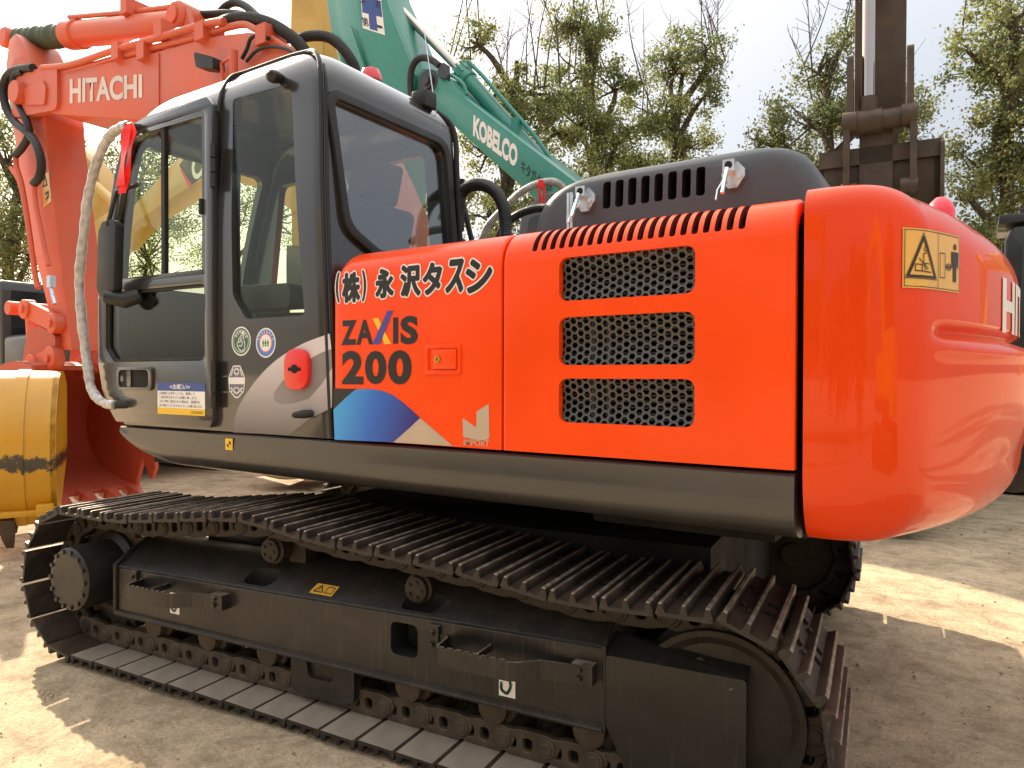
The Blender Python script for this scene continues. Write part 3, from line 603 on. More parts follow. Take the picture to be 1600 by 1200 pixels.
# white wrapped hand rail, mirror
mb = MB(); path = [(201, 197), (188, 200), (172, 212), (158, 236), (147, 268), (138, 305), (133, 345), (127, 400), (124, 440), (127, 490), (133, 545), (138, 580), (142, 605), (152, 622), (166, 631), (180, 633)]
pl = spline([tuple(at(a, b, Y=-.06)) for a, b in path], 5); mb.tube(pl, [.026+.0022*math.sin(k*1.9)+.0015*math.sin(k*.7+1) for k in range(len(pl))], 12, 0)
for e in (0, -1): mb.cyl(pl[e], (pl[e][0]+.06, .02, pl[e][2]), .02, mi=1)
rail = mb.build('handrail', ['wrap', 'rubber'], cab); rail['label'] = 'grab rail wrapped in white plastic film'
mb = MB(); mz = [(x, z) for x, z in xz([(159, 362), (165, 347), (180, 344), (186, 352), (183, 452), (175, 468), (161, 464), (156, 450)], -.1)]
mb.prism(rpoly(mz, .03), -.12, -.07); p = at(176, 455, Y=-.1); mb.tube([(p[0]-.02, -.13, p[2]-.03), (p[0]+.05, -.06, p[2]-.05), (p[0]+.1, .0, p[2]-.02)], [.035, .045, .04], 12)
p2 = at(182, 300, Y=-.06); p1 = at(168, 352, Y=-.12); mb.tube([tuple(p1), tuple(p2), (p2[0]+.1, .02, p2[2]+.05)], .012, 8); mb.build('mirror', 'rubber', cab, bevel=.012)
# graphics on the rear quarter panel
def cab_vinyl(name, me, mats): me.transform(side(.0105)); return link(name, me, mats, cab, 0)
mfade = bpy.data.materials.new('silver_fade_print'); mfade.use_nodes = True; t_ = mfade.node_tree; tcn = t_.nodes.new('ShaderNodeTexCoord'); sx_ = t_.nodes.new('ShaderNodeSeparateXYZ'); ra = t_.nodes.new('ShaderNodeMapRange'); cr = t_.nodes.new('ShaderNodeValToRGB')
t_.links.new(tcn.outputs['Object'], sx_.inputs[0]); t_.links.new(sx_.outputs[2], ra.inputs[0]); ra.inputs[1].default_value = 1.25; ra.inputs[2].default_value = 1.62; cr.color_ramp.elements[0].color = (.13, .11, .11, 1); cr.color_ramp.elements[1].color = (.62, .57, .57, 1)
t_.links.new(ra.outputs[0], cr.inputs[0]); t_.links.new(cr.outputs[0], t_.nodes['Principled BSDF'].inputs['Base Color']); t_.nodes['Principled BSDF'].inputs['Roughness'].default_value = .35
PT = [(flat(q(spline([(361, 676), (366, 645), (382, 615), (405, 585), (432, 560), (470, 537), (512, 521)], 5)+[(515, 545)]+spline([(515, 545), (495, 553), (465, 572), (442, 592), (427, 612), (426, 625), (435, 631), (455, 630), (480, 623), (516, 612)], 4)[1:]+[(516, 637), (480, 655), (450, 680)])), 0),
      (flat(q(spline([(515, 545), (495, 553), (465, 572), (442, 592), (427, 612), (426, 625), (435, 631), (455, 630), (480, 623)], 4)+[(500, 600), (516, 575)]), -.0002), 1), (flat(q([(480, 623), (516, 612), (516, 575), (500, 600)]), -.0002), 0)]
M['silver_dark'] = mat('dark_silver_print', (.2, .18, .18), .4, var=.3, vs=3)
cab_vinyl('swoosh_graphic', join_mesh(PT), [mfade, 'silver_dark'])
ex, ez = (lambda b: ((b[0]+b[1])/2, (b[2]+b[3])/2))(pbox(447, 545, 484, 609)); 
mb = MB(); b = pbox(447, 545, 484, 609); mb.prism(rrect(b[0], b[1], b[2], b[3], (b[1]-b[0])*.46, 8), -.016, .012); mb.build('fuel_cap_cover', 'red', cab, bevel=.006)
mb = MB(); b = pbox(455, 568, 474, 585); mb.prism(rrect(b[0], b[1], b[2]+.015, b[3]-.018, .008), -.02, -.014); mb.cyl(((b[0]+b[1])/2, -.0205, (b[2]+b[3])/2), ((b[0]+b[1])/2, -.014, (b[2]+b[3])/2), .02); mb.build('key_slot', 'black', cab)
p = at(478, 646, Y=0); mb = MB(); mb.tube2([((p[0]+.03, .02, p[2]), .016), ((p[0]+.01, -.02, p[2]-.002), .02), ((p[0]-.02, -.05, p[2]-.006), .014), ((p[0]-.03, -.055, p[2]-.007), .006)]); mb.build('door_stop', 'rubber', cab)
def round_sticker(name, b, mats, extra):
    u0, u1, v0, v1 = pbox(*b); cx_, cz_, a, c = (u0+u1)/2, (v0+v1)/2, (u1-u0)/2, (v1-v0)/2
    P = [(flat(ell(cx_, cz_, a, c), 0), 0), (flat(ell(cx_, cz_, a*.9, c*.9), .0003), 1)]+extra(cx_, cz_, a, c); return cab_vinyl(name, join_mesh(P), mats)
def ring_text(s, cx_, cz_, a, c, t0, t1, h, mi, z=.001):
    out = []
    for k, ch in enumerate(s):
        an = t0+(t1-t0)*k/max(1, len(s)-1); m_ = fit_text(ch, (-h*.4, h*.4, -h/2, h/2), .02); m_.transform(Matrix.Translation((cx_+a*math.cos(an), cz_+c*math.sin(an), z)) @ Matrix.Rotation(an-math.pi/2, 4, 'Z')); out.append((m_, mi))
    return out
def hand(cx, cz, a, c):
    P = [(flat(ell(cx, cz, a*.78, c*.78), .0006), 0), (flat(ell(cx, cz, a*.74, c*.74), .0008), 1)]
    f = lambda x, y: (cx+a*x, cz+c*y)
    L = [[f(.1, .1), f(.13, .72), f(.27, .74), f(.3, .1), f(.42, -.2), f(.35, -.55), f(.05, -.7), f(-.25, -.5), f(-.42, -.15), f(-.3, .0), f(-.2, -.1)], [f(-.28, .05), f(-.12, .28), f(.0, .2), f(-.1, 0)], [f(-.1, .28), f(.02, .42), f(.1, .3)], [f(.0, .0), f(.2, -.1), f(.05, -.35), f(-.15, -.3)]]
    return P+[(ln(l, .006, .0012, i == 0), 0) for i, l in enumerate(L)]+ring_text('安全第一の標', cx, cz, a*.62, c*.62, 2.5, .5, c*.22, 0)
round_sticker('safety_sticker', (359, 510, 389, 556), ['white', 'green_v'], hand)
def trees_(cx, cz, a, c):
    P = [(flat(ell(cx, cz, a*.64, c*.64), .0006), 2), (flat(ell(cx, cz, a*.56, c*.56), .0008), 0)]
    for k in (-1, 0, 1): P += [(flat([(cx+a*(.24*k-.1), cz-c*.25), (cx+a*(.24*k+.1), cz-c*.25), (cx+a*.24*k, cz+c*.32)], .0011), 3), (flat([(cx+a*(.24*k-.12), cz-c*.05), (cx+a*(.24*k+.12), cz-c*.05), (cx+a*.24*k, cz+c*.22)], .0012), 4)]
    return P+ring_text('低騒音型建設機械', cx, cz, a*.76, c*.76, 2.8, .3, c*.18, 0)+[(fit_text('国土交', (cx-a*.3, cx+a*.3, cz-c*.48, cz-c*.3), .02), 2)]+[(m, k) for m, k in [(lift(flat([(cx-a*.3, cz-c*.5), (cx+a*.3, cz-c*.5), (cx+a*.3, cz-c*.5)], 0), .0005), 0)]]
M['lblue'] = mat('light_blue_vinyl', (.08, .2, .55), .4); M['pink'] = mat('pink_vinyl', (.75, .2, .25), .4); M['lgreen'] = mat('leaf_green_vinyl', (.15, .45, .05), .4)
round_sticker('noise_rating_sticker', (397, 512, 428, 559), ['white', 'lblue', 'pink', 'lgreen', 'green_v'], trees_)
b = pbox(353, 570, 381, 622); u0, u1, v0, v1 = b; f = lambda x, y: (u0+(u1-u0)*x, v0+(v1-v0)*y)
sh = rpoly([f(.3, .98), f(.7, .98), f(.9, .72), f(.98, .55), f(.9, .2), f(.6, 0), f(.4, 0), f(.1, .2), f(.02, .55), f(.1, .72)], .015, 3)
M['slate'] = mat('slate_print', (.16, .15, .2), .4, var=.3, vs=30)
PT = [(flat(sh), 0), (flat(inset_poly(sh, .006), .0003), 1), (flat([f(.08, .42), f(.92, .42), f(.92, .62), f(.08, .62)], .0006), 0), (fit_text('ZAXIS', (*(f(.12, 0)[0], f(.88, 0)[0]), f(0, .45)[1], f(0, .6)[1]), .02), 2), (ln([f(.5, .68), f(.35, .8), f(.5, .92), f(.65, .8)], .008, .0007, True), 0), (ln([f(.2, .3), f(.5, .12), f(.8, .3)], .008, .0007), 0), (ln([f(.2, .18), f(.5, .34), f(.8, .18)], .006, .0007), 0), (ln([f(.2, .68), f(.3, .86)], .006, .0007), 0), (ln([f(.8, .68), f(.7, .86)], .006, .0007), 0)]
cab_vinyl('badge_sticker', join_mesh(PT), ['white', 'slate', 'textblack'])
# notice on the door, small label on the skirt
u0, u1, v0, v1 = pbox(252, 598, 326, 648); f = lambda x, y: (u0+(u1-u0)*x, v0+(v1-v0)*y); bx = lambda a, b, c, d: (f(a, 0)[0], f(b, 0)[0], f(0, c)[1], f(0, d)[1])
PT = [(flat([f(0, 0), f(1, 0), f(1, 1), f(0, 1)]), 0), (flat([f(0, .74), f(1, .74), f(1, 1), f(0, 1)], .0005), 1), (flat(rpoly([f(0, 0), f(1, 0), f(1, .2), f(0, .2)], .006), .0005), 2),
      (fit_text('<お願い>', bx(.27, .7, .79, .95), .02), 0)]
for k, s in enumerate(('お客様にお貸りしては、清掃して', 'ご返却頂きますようお願い致します。', 'それで無く返却された場合は、清掃料を', '頂く場合がございますのでよろしくお願い致します。')):
    PT.append((fit_text(s, bx(.04, .8+.05*k, .62-.128*k, .71-.128*k), .0), 3))
PT.append((fit_text('CE/GAKKEN', bx(.72, .96, .05, .14), .0), 3)); PT[3][0].transform(Matrix.Translation((0, 0, .001)))
for m_, i_ in PT[4:]: m_.transform(Matrix.Translation((0, 0, .001)))
me = join_mesh(PT); me.transform(side(-.0205)); link('notice_sticker', me, ['white', 'blue_v', 'yellow_v', 'textblack'], door, 0)
u0, u1, v0, v1 = pbox(353.5, 685, 365, 703); f = lambda x, y: (u0+(u1-u0)*x, v0+(v1-v0)*y)
PT = [(flat([f(0, 0), f(1, 0), f(1, 1), f(0, 1)]), 0), (flat(ell(*f(.5, .5), (u1-u0)*.3, (v1-v0)*.3)), 1)]; PT[1][0].transform(Matrix.Translation((0, 0, .0005))); PT.append((flat([f(.2, .5), f(.5, .5), f(.5, .8), f(.2, .8)], .001), 0)); PT.append((flat([f(.5, .2), f(.8, .2), f(.8, .5), f(.5, .5)], .001), 0))
me = join_mesh(PT); me.transform(side(-.0055)); link('balance_sticker', me, ['yellow_v', 'textblack'], sk, 0)
# hoses behind the cab
def hose(name, pts, r, m, parent, n=12, ridge=0, k=8):
    P = spline(pts, k); 
    if ridge:
        Q = spline(pts, k*6); rr = [r*(1+ridge*(1 if i % 4 < 2 else -1)) for i in range(len(Q))]; return MB().tube(Q, rr, n).build(name, m, parent, 20)
    return MB().tube(P, r, n).build(name, m, parent)
M['spiral'] = mat('black_spiral_hose', (.022, .022, .022), .35, coat=.3, bump=.3)
ph = lambda L, Y: [tuple(at(a, b, Y=Y)) for a, b in L]
hose('hose', ph([(716, 360), (717, 330), (722, 302), (738, 290), (758, 290), (776, 302), (787, 325), (790, 352), (790, 400)], 1.05), .034, 'spiral', EX, ridge=.04)
hose('hose', ph([(770, 400), (786, 356), (805, 338), (828, 328), (850, 325), (880, 330)], 1.25), .024, 'spiral', EX, ridge=.03)
hose('hose', ph([(722, 280), (722, 310), (730, 345), (738, 380)], 1.2), .016, 'rubber', EX)
o = hose('handrail', ph([(750, 380), (763, 352), (785, 328), (812, 302), (838, 288), (862, 284), (876, 290), (884, 300)], 1.45), .022, 'wrap', EX, ridge=.06); o['label'] = 'grab rail behind the cab wrapped in plastic film'
# --- undercarriage, turned a little against the house
TA = R(5.6); TM = Matrix.Translation((-1.686, -.314, 0)) @ Matrix.Rotation(TA, 4, 'Z')
def track_path():
    P = []; sx, szc, sr = -.045, .413, .370; ix, izc, ir = 3.315, .3975, .3545
    for k in range(0, 34): P.append((sx+(ix-sx)*k/33, .043))
    for k in range(1, 24): a = -math.pi/2+math.pi*k/24; P.append((ix+ir*math.cos(a), izc+ir*math.sin(a)))
    for x, z in spline([(3.31, .752), (3.05, .742), (2.8, .735), (2.45, .775), (2.09, .80), (1.65, .825), (1.25, .868), (.8, .828), (.4, .785), (.0, .783)], 8)[:-1]: P.append((x, z))
    for k in range(0, 24): a = math.pi/2+math.pi*k/24; P.append((sx+sr*math.cos(a), szc+sr*math.sin(a)))
    return P
TP = np.array(track_path()+[track_path()[0]]); seg = np.linalg.norm(np.diff(TP, axis=0), axis=1); cum = np.concatenate([[0], np.cumsum(seg)]); NS = round(cum[-1]/.19); PITCH = cum[-1]/NS
def tp(s): s = s % cum[-1]; return np.array([np.interp(s, cum, TP[:, 0]), np.interp(s, cum, TP[:, 1])])
def shoe_mesh():
    h = .012; w = PITCH/2-.004; g = .032
    prof = [(-w, -.0), (-w+.004, -.004), (w-.012, 0), (w, .006), (w, .012)]
    top = []
    for c, hw in ((.076, .009), (.0, .008), (-.077, .010)):
        top += [(c+hw+.006, h), (c+hw-.002, h+g-.003), (c+hw-.004, h+g), (c-hw+.004, h+g), (c-hw+.002, h+g-.003), (c-hw-.006, h)]
    P = prof+top+[(-w, .010)]
    mb = MB(); ys = [0, .006, .594, .6]
    mb.rings([[(x, y, z-(0 if 0 < i < 3 or z < h+.005 else .004)) for x, z in P] for i, y in enumerate(ys)])
    me = mb.mesh('shoe'); 
    for m in ('shoe', 'shoe_edge', 'shoe_inner'): me.materials.append(M[m])
    o = bpy.data.objects.new('t', me); COL.objects.link(o)
    cs = []
    for y in (.255, .345): c = MB(); c.prism(rrect(-.058, -.022, y-.02, y+.02, .012, 3), -.05, .1, axis='z'); cm_ = c.mesh(); cm_.materials.append(M['shoe']); cs.append(cm_)
    cut(o, cs, smooth=30); me = o.data; bpy.data.objects.remove(o)
    for p in me.polygons:
        if p.center[2] > h+g-.008: p.material_index = 1
        elif p.normal.z < -.9: p.material_index = 2
    b = MB()
    for y in (.19, .41):
        for x in (.028, .052): b.cyl((x-.012, y+(.02 if x > .03 else -.02), h), (x-.012, y+(.02 if x > .03 else -.02), h+.013), .013, n=6)
    bm_ = b.mesh(); out = join_mesh([(me, 0), (bm_, 0)])
    idx = [p.material_index for p in me.polygons]+[0]*len(bm_.polygons); out.polygons.foreach_set('material_index', idx)
    out.materials.append(M['shoe']); out.materials.append(M['shoe_edge']); out.materials.append(M['shoe_inner']); out.shade_smooth(); out.set_sharp_from_angle(angle=R(25)); return out
def link_mesh():
    hp = PITCH/2; out = []
    o = rpoly([(-hp-.045, -.07), (-hp-.03, -.098), (-hp+.03, -.104), (-.02, -.112), (hp-.02, -.112), (hp+.035, -.10), (hp+.05, -.066), (hp+.03, -.03), (hp-.012, -.002), (-hp+.02, -.002), (-hp-.03, -.03)], .018, 3)
    h1 = rrect(-.072, -.04, -.075, -.03, .014, 3); h2 = rrect(-.012, .028, -.08, -.03, .016, 3)
    X = Matrix(((1, 0, 0, 0), (0, 0, 1, 0), (0, 1, 0, 0), (0, 0, 0, 1)))
    for y in (.208, .392):
        me = curve_mesh([o, h1, h2], .034, .005); me.transform(Matrix.Translation((0, y, 0)) @ X); out.append((me, 0))
    mb = MB(); mb.cyl((hp-.004, .178, -.062), (hp-.004, .422, -.062), .026, n=14, bev=.004); mb.cyl((hp-.004, .183, -.062), (hp-.004, .417, -.062), .038, n=16, bev=.004); mb.cyl((-hp+.0, .228, -.062), (-hp, .372, -.062), .03, n=14)
    out.append((mb.mesh(), 0)); me = join_mesh(out); me.materials.append(M['link']); me.shade_smooth(); me.set_sharp_from_angle(angle=R(35)); return me
SHOE, LINK = shoe_mesh(), link_mesh(); SHOE_DARK = SHOE.copy(); SHOE_DARK.materials[2] = M['shoe']; LINK_DARK = LINK.copy(); LINK_DARK.materials[0] = M['link_dark']  # SHOE_DARK: inner faces off the bottom run, black paint plus shade in the colour
def frame_section(x):
    z = .515+.05*(x-.25)/2.7
    return [(x, .118, .268), (x, .104, .262), (x, .104, .285), (x, .118, .29), (x, .118, z-.012), (x, .128, z), (x, .20, z+.055), (x, .27, z+.095), (x, .34, z+.115), (x, .43, z+.12), (x, .5, z+.06), (x, .5, .268)]
def make_track(mirror):
    mb = MB(); xs_ = [.215, .5, 1., 1.6, 2.2, 2.93]; mb.rings([frame_section(x) for x in xs_])
    f = link('track_frame', mb.mesh(), 'frame', EX, 28); cs = []
    for x in (1.215, 2.13):
        c = MB(); c.prism(rpoly([(x-.115, .142), (x-.085, .222), (x+.075, .222), (x+.085, .17), (x+.05, .142)], .03, 3), .52, .85, axis='z'); m_ = c.mesh(); m_.materials.append(M['black']); cs.append(m_)
    c = MB(); c.prism(rrect(2.0, 2.135, .375, .51, .03), .05, .24); m_ = c.mesh(); m_.materials.append(M['black']); cs.append(m_); cut(f, cs, smooth=28)
    f.matrix_parent_inverse = Matrix.Translation(-EX.location)
    f.matrix_basis = TM if not mirror else TM @ Matrix.Translation((0, 3.0, 0)) @ Matrix.Scale(-1, 4, (0, 1, 0))
    # end flange and welded edge
    mb = MB(); mb.tube([(.215, .11, .27), (.215, .11, .525), (.215, .2, .585), (.215, .34, .645)], .011, 8); mb.tube([(.215, .108, .272), (2.93, .108, .272)], .010, 8); mb.tube([(.215, .122, .515), (2.93, .122, .565)], .006, 6); mb.tube([(2.935, .112, .27), (2.935, .112, .57), (2.935, .2, .63), (2.935, .34, .69)], .010, 8)
    mb.build('weld_edge', 'frame', f)
    mb = MB(); P = [(2.945, .30), (3.05, .085), (3.42, .085), (3.42, .548), (2.945, .545)]       # guard over the front idler
    mb.prism(rpoly(P, [.01, .02, .01, .012, .012], 2), .10, .125)
    g = link('idler_guard', mb.mesh(), 'guard', f, 30); mb = MB()
    mb.rings([[(x, .103, z) for x, z in ((2.945, .54), (3.42, .548))]+[(3.42, .185, .567), (2.945, .20, .60)], [(x, .12, z-.02) for x, z in ((2.945, .54), (3.42, .548))]+[(3.42, .185, .547), (2.945, .20, .58)]])
    link('guard_lip', mb.mesh(), 'guard', f, 30)
    c = MB(); c.prism(rrect(3.235, 3.345, .405, .432, .012, 3), .05, .2); m_ = c.mesh(); m_.materials.append(M['black'])
    cut(g, [m_], smooth=30)
    # final drive hub and sprocket
    hx, hz = -.04, .435; mb = MB(); mb.tube2([((hx, .012, hz), .125), ((hx, .012, hz), .150), ((hx, .027, hz), .168), ((hx, .24, hz), .172), ((hx, .26, hz), .21), ((hx, .30, hz), .21)], 40)
    for k in range(14): a = 2*math.pi*k/14; mb.cyl((hx+.148*math.cos(a), .02, hz+.148*math.sin(a)), (hx+.148*math.cos(a), .004, hz+.148*math.sin(a)), .012, n=8)
    mb.build('final_drive', 'frame', f, 40)
    T_ = []
    for k in range(42): a = 2*math.pi*k/42; T_.append((hx+(.325 if k % 2 else .27)*math.cos(a), .41+(.325 if k % 2 else .27)*math.sin(a)))
    MB().prism(T_, .285, .325).build('sprocket', 'link', f)
    mb = MB(); mb.tube2([((3.315, .178, .385), .10), ((3.315, .178, .385), .16), ((3.315, .186, .385), .235), ((3.315, .168, .385), .262), ((3.315, .168, .385), .282), ((3.315, .19, .385), .285), ((3.315, .235, .385), .23), ((3.315, .255, .385), .26), ((3.315, .255, .385), .3), ((3.315, .345, .385), .3), ((3.315, .345, .385), .26), ((3.315, .365, .385), .1)], 48); mb.cyl((3.315, .14, .385), (3.315, .4, .385), .07); mb.cyl((3.26, .17, .56), (3.26, .15, .56), .018, n=6); mb.build('idler_wheel', 'link_dark', f, 30)
    for x in [.42+.405*k for k in range(7)]:
        mb = MB(); mb.tube2([((x, .175, .215), .045), ((x, .18, .215), .062), ((x, .226, .215), .062), ((x, .23, .215), .085), ((x, .37, .215), .085), ((x, .374, .215), .062), ((x, .42, .215), .062), ((x, .425, .215), .045)], 28); mb.box((x-.045, .19, .215), (x+.045, .225, .28)); mb.box((x-.045, .375, .215), (x+.045, .41, .28)); mb.build('track_roller', 'link', f, 30)
    for x, z in ((1.25, .700), (2.08, .632)):
        mb = MB(); mb.tube2([((x, .175, z), .042), ((x, .18, z), .054), ((x, .2, z), .054), ((x, .205, z), .066), ((x, .228, z), .066), ((x, .24, z), .056), ((x, .4, z), .056)], 26)
        for k in range(5): a = 2*math.pi*k/5; mb.cyl((x+.033*math.cos(a), .177, z+.033*math.sin(a)), (x+.033*math.cos(a), .168, z+.033*math.sin(a)), .008, n=6)
        mb.box((x+.03, .28, z-.14), (x+.13, .45, z+.02)); mb.build('carrier_roller', 'link_dark', f, 30)
    mb = MB(); o_ = rpoly([(1.415, .275), (1.415, .10), (1.46, .085), (1.72, .085), (1.78, .11), (1.78, .275), (1.68, .275), (1.66, .17), (1.52, .17), (1.50, .275)], .025, 3); mb.prism(o_, .15, .20); mb.cyl((1.6, .17, .21), (1.6, .25, .21), .09); mb.build('track_guide', 'frame', f)
    for x0, z, lab in ((.40, .485, 1), (2.245, .50, 2)):       # steps: a strip bent outwards, notched along the top
        P = [(x0-.02, .116), (x0+.03, .116), (x0+.04, .1), (x0+.05, .02), (x0+.065, .0), (x0+.36, .0), (x0+.395, .012), (x0+.46, .07), (x0+.55, .085), (x0+.6, .085)]
        mb = MB(); t = .008; Rg = []
        def strip(Q, z0, z1):
            Rg = []
            for i, (a, b) in enumerate(Q):
                d = np.array(Q[min(i+1, len(Q)-1)])-np.array(Q[max(i-1, 0)]); d = d/np.linalg.norm(d); n_ = np.array([-d[1], d[0]])*t/2
                Rg.append([(a+n_[0], b+n_[1], z0), (a-n_[0], b-n_[1], z0), (a-n_[0], b-n_[1], z1), (a+n_[0], b+n_[1], z1)])
            mb.rings(Rg)
        strip(P, z-.075, z-.006)
        for k in range(8): strip([(x0+.07+.037*k, -.0003), (x0+.094+.037*k, -.0003)], z-.01, z)
        mb.box((x0+.225, .005, z-.03), (x0+.233, .118, z-.004)); mb.box((x0+.58, .07, z-.065), (x0+.66, .118, z+.005)); mb.box((x0-.05, .1, z-.06), (x0+.0, .118, z+.03))
        for dx, dz in ((.61, -.045), (.61, -.015), (-.03, -.045), (-.03, -.0)): mb.cyl((x0+dx, .10 if dx < 0 else .07, z+dz), (x0+dx, .088 if dx < 0 else .058, z+dz), .012, n=6)
        st = mb.build('step', ['frame', 'shoe_edge'], f, 30)
        for pl_ in st.data.polygons:
            if pl_.normal.z > .9 and pl_.center.z > z-.012: pl_.material_index = 1
    Xs = Matrix(((1, 0, 0, 0), (0, 0, -1, .1025), (0, 1, 0, 0), (0, 0, 0, 1)))
    for x, z, sg in ((.672, .378, 1), (2.545, .352, -1)):
        PT = [(flat([(x-.035, z-.045), (x+.035, z-.045), (x+.035, z+.06), (x-.035, z+.06)]), 0), (flat([(x+sg*.035, z+.025), (x+sg*.10, z+.02), (x+sg*.10, z+.06), (x+sg*.035, z+.06)]), 0), (ln(spline([(x+.0, z+.055), (x-.002, z+.035), (x+.012, z+.018), (x+.015, z-.005), (x+.0, z-.03), (x-.022, z-.02), (x-.024, z+.005)], 5), .011), 1)]
        me = join_mesh(PT); me.transform(Matrix(((1, 0, 0, 0), (0, 0, -1, .1165), (0, 1, 0, 0), (0, 0, 0, 1)))); link('hook_label', me, ['white', 'green_v'], f, 0)
    zr = .515+.05*(1.6-.25)/2.7; A = np.array([0, .128, zr]); B = np.array([0, .20, zr+.055]); v_ = B-A; PT = [(flat([(1.53, .02), (1.66, .02), (1.67, .075), (1.545, .075)]), 0)]
    PT += [(ln([(1.55, .032), (1.60, .032), (1.578, .066)], .005, .001, True), 1), (ln([(1.612, .032), (1.65, .032), (1.655, .064), (1.618, .064)], .004, .001, True), 1), (ln([(1.575, .04), (1.577, .054)], .004), 1)]
    me = join_mesh(PT); vh = v_/np.linalg.norm(v_); nh = np.cross([1, 0, 0], vh)
    me.transform(Matrix(((1, vh[0], nh[0], A[0]+nh[0]*.003), (0, vh[1], nh[1], A[1]+nh[1]*.003), (0, vh[2], nh[2], A[2]+nh[2]*.003), (0, 0, 0, 1)))); link('warning_label', me, ['amber_v', 'textblack'], f, 0)
    for k in range(NS):                                      # every shoe and every link of the chain
        s = .045+.095+PITCH*k; p, a, b = tp(s), tp(s-.09), tp(s+.09); p = (p+(a+b)/2)/2; d = (b-a)/np.linalg.norm(b-a); n_ = np.array([d[1], -d[0]])
        jit = float(RNG.normal(0, .0025))
        X = Matrix(((d[0], 0, n_[0], p[0]), (0, 1, 0, jit), (d[1], 0, n_[1], p[1]), (0, 0, 0, 1)))
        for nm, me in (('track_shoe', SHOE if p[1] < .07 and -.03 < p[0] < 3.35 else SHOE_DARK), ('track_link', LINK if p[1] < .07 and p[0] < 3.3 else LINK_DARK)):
            o = bpy.data.objects.new(nm, me); COL.objects.link(o); o.parent = f; o.matrix_basis = X
    return f
left = make_track(False); left['label'] = 'near track frame with grey shoes, steps and hook labels'
right = make_track(True)
# centre frame between the tracks and the slewing ring
mb = MB(); TC = TM @ Vector((1.65, 1.5, 0))
mb.cyl((TC[0], TC[1], .93), (TC[0], TC[1], 1.03), .62, n=48); mb.cyl((TC[0], TC[1], .75), (TC[0], TC[1], .94), .52, n=32)
mb.box((.9, .95, .45), (2.4, 2.05, .8), X=TM)
for x0, x1 in ((.55, 1.0), (2.3, 2.75)): mb.box((x0, .42, .40), (x1, 2.58, .66), X=TM)
mb.box((1.1, .62, .32), (3.2, 2.38, .84), X=TM); mb.build('centre_frame', 'black', EX)  # last box is added to block light and keep the underside dark
MB().box((1.0, .45, .93), (1.72, 2.4, 1.019)).build('under_shade_box', 'black', EX)  # added black box standing in for the shade below the deck
p = at(1160, 846, Y=1.2); mb = MB(); mb.box((p[0]-.1, 1.15, .965), (p[0]+.12, 1.2, 1.02)); mb.box((p[0]-.02, 1.15, .945), (p[0]+.04, 1.2, .966)); mb.build('tow_bracket', 'catyellow', EX)

# --- boom, arm and bucket
BY0, BY1 = 1.15, 1.68
up_ = xz([(66, 128), (85, 116), (150, 101), (225, 86), (280, 71), (330, 58), (372, 52)], BY0); 
top_b = up_+[(-2.05, 4.0), (-1.7, 3.78), (-1.25, 3.25), (-.9, 2.65), (-.68, 2.2)]
bot_b = [(-1.0, 1.95), (-1.3, 2.45), (-1.75, 2.95), (-2.3, 3.32), (-2.9, 3.53)]+xz([(215, 187), (150, 183), (88, 178), (66, 172)], BY0)
bo = MB(); bo.prism([p for p in spline(top_b, 4)]+[(-.6, 1.95), (-.68, 1.8)]+[p for p in spline(bot_b, 4)], BY0, BY1)
boom = bo.build('boom', 'orange_boom', EX, 25, bevel=.008)
mb = MB(); sm = xz([(90, 120), (90, 176)], BY0); sm2 = xz([(249, 80), (249, 172)], BY0)
for s_ in (sm, sm2): MB().tube([(s_[0][0], BY0-.004, s_[0][1]-.02), (s_[1][0], BY0-.004, s_[1][1]+.02)], .007, 6).build('weld_seam', 'orange_boom', boom)
mb = MB()
pin = xz([(38, 148)], BY0)[0]
mb.tube2([((pin[0], BY0-.10, pin[1]), .09), ((pin[0], BY0-.10, pin[1]), .11), ((pin[0], BY0+.02, pin[1]), .12)], 24); mb.build('boom_pin', 'orange_boom', boom, 30); mb = MB(); mb.prism(rpoly(xz([(44, 142), (75, 128), (80, 140), (78, 166), (50, 166)], BY0), .03), BY0-.05, BY0+.02)
mb.prism(rpoly([(pin[0]-.22, pin[1]-.2), (pin[0]+.72, pin[1]-.30), (pin[0]+.72, pin[1]+.14), (pin[0]-.1, pin[1]+.2)], .08), BY0-.03, BY0+.05)
mb.build('boom_tip_boss', 'orange_boom', boom, 30)
me = fit_text('HITACHI', (0, 1, 0, 1), .035); tl, tr, br, bl = [at(a, b, Y=BY0-.004) for a, b in ((109, 123), (222, 115.5), (222, 153), (109, 162))]
n = len(me.vertices); co = np.zeros(n*3); me.vertices.foreach_get('co', co); co = co.reshape(-1, 3)
u, v = co[:, :1], co[:, 1:2]; co = (bl*(1-u)+br*u)*(1-v)+(tl*(1-u)+tr*u)*v; me.vertices.foreach_set('co', co.ravel()); me.update(); M['fadedwhite'] = mat('faded_white_vinyl', (.72, .62, .56), .5); link('lettering', me, 'fadedwhite', boom, 0)
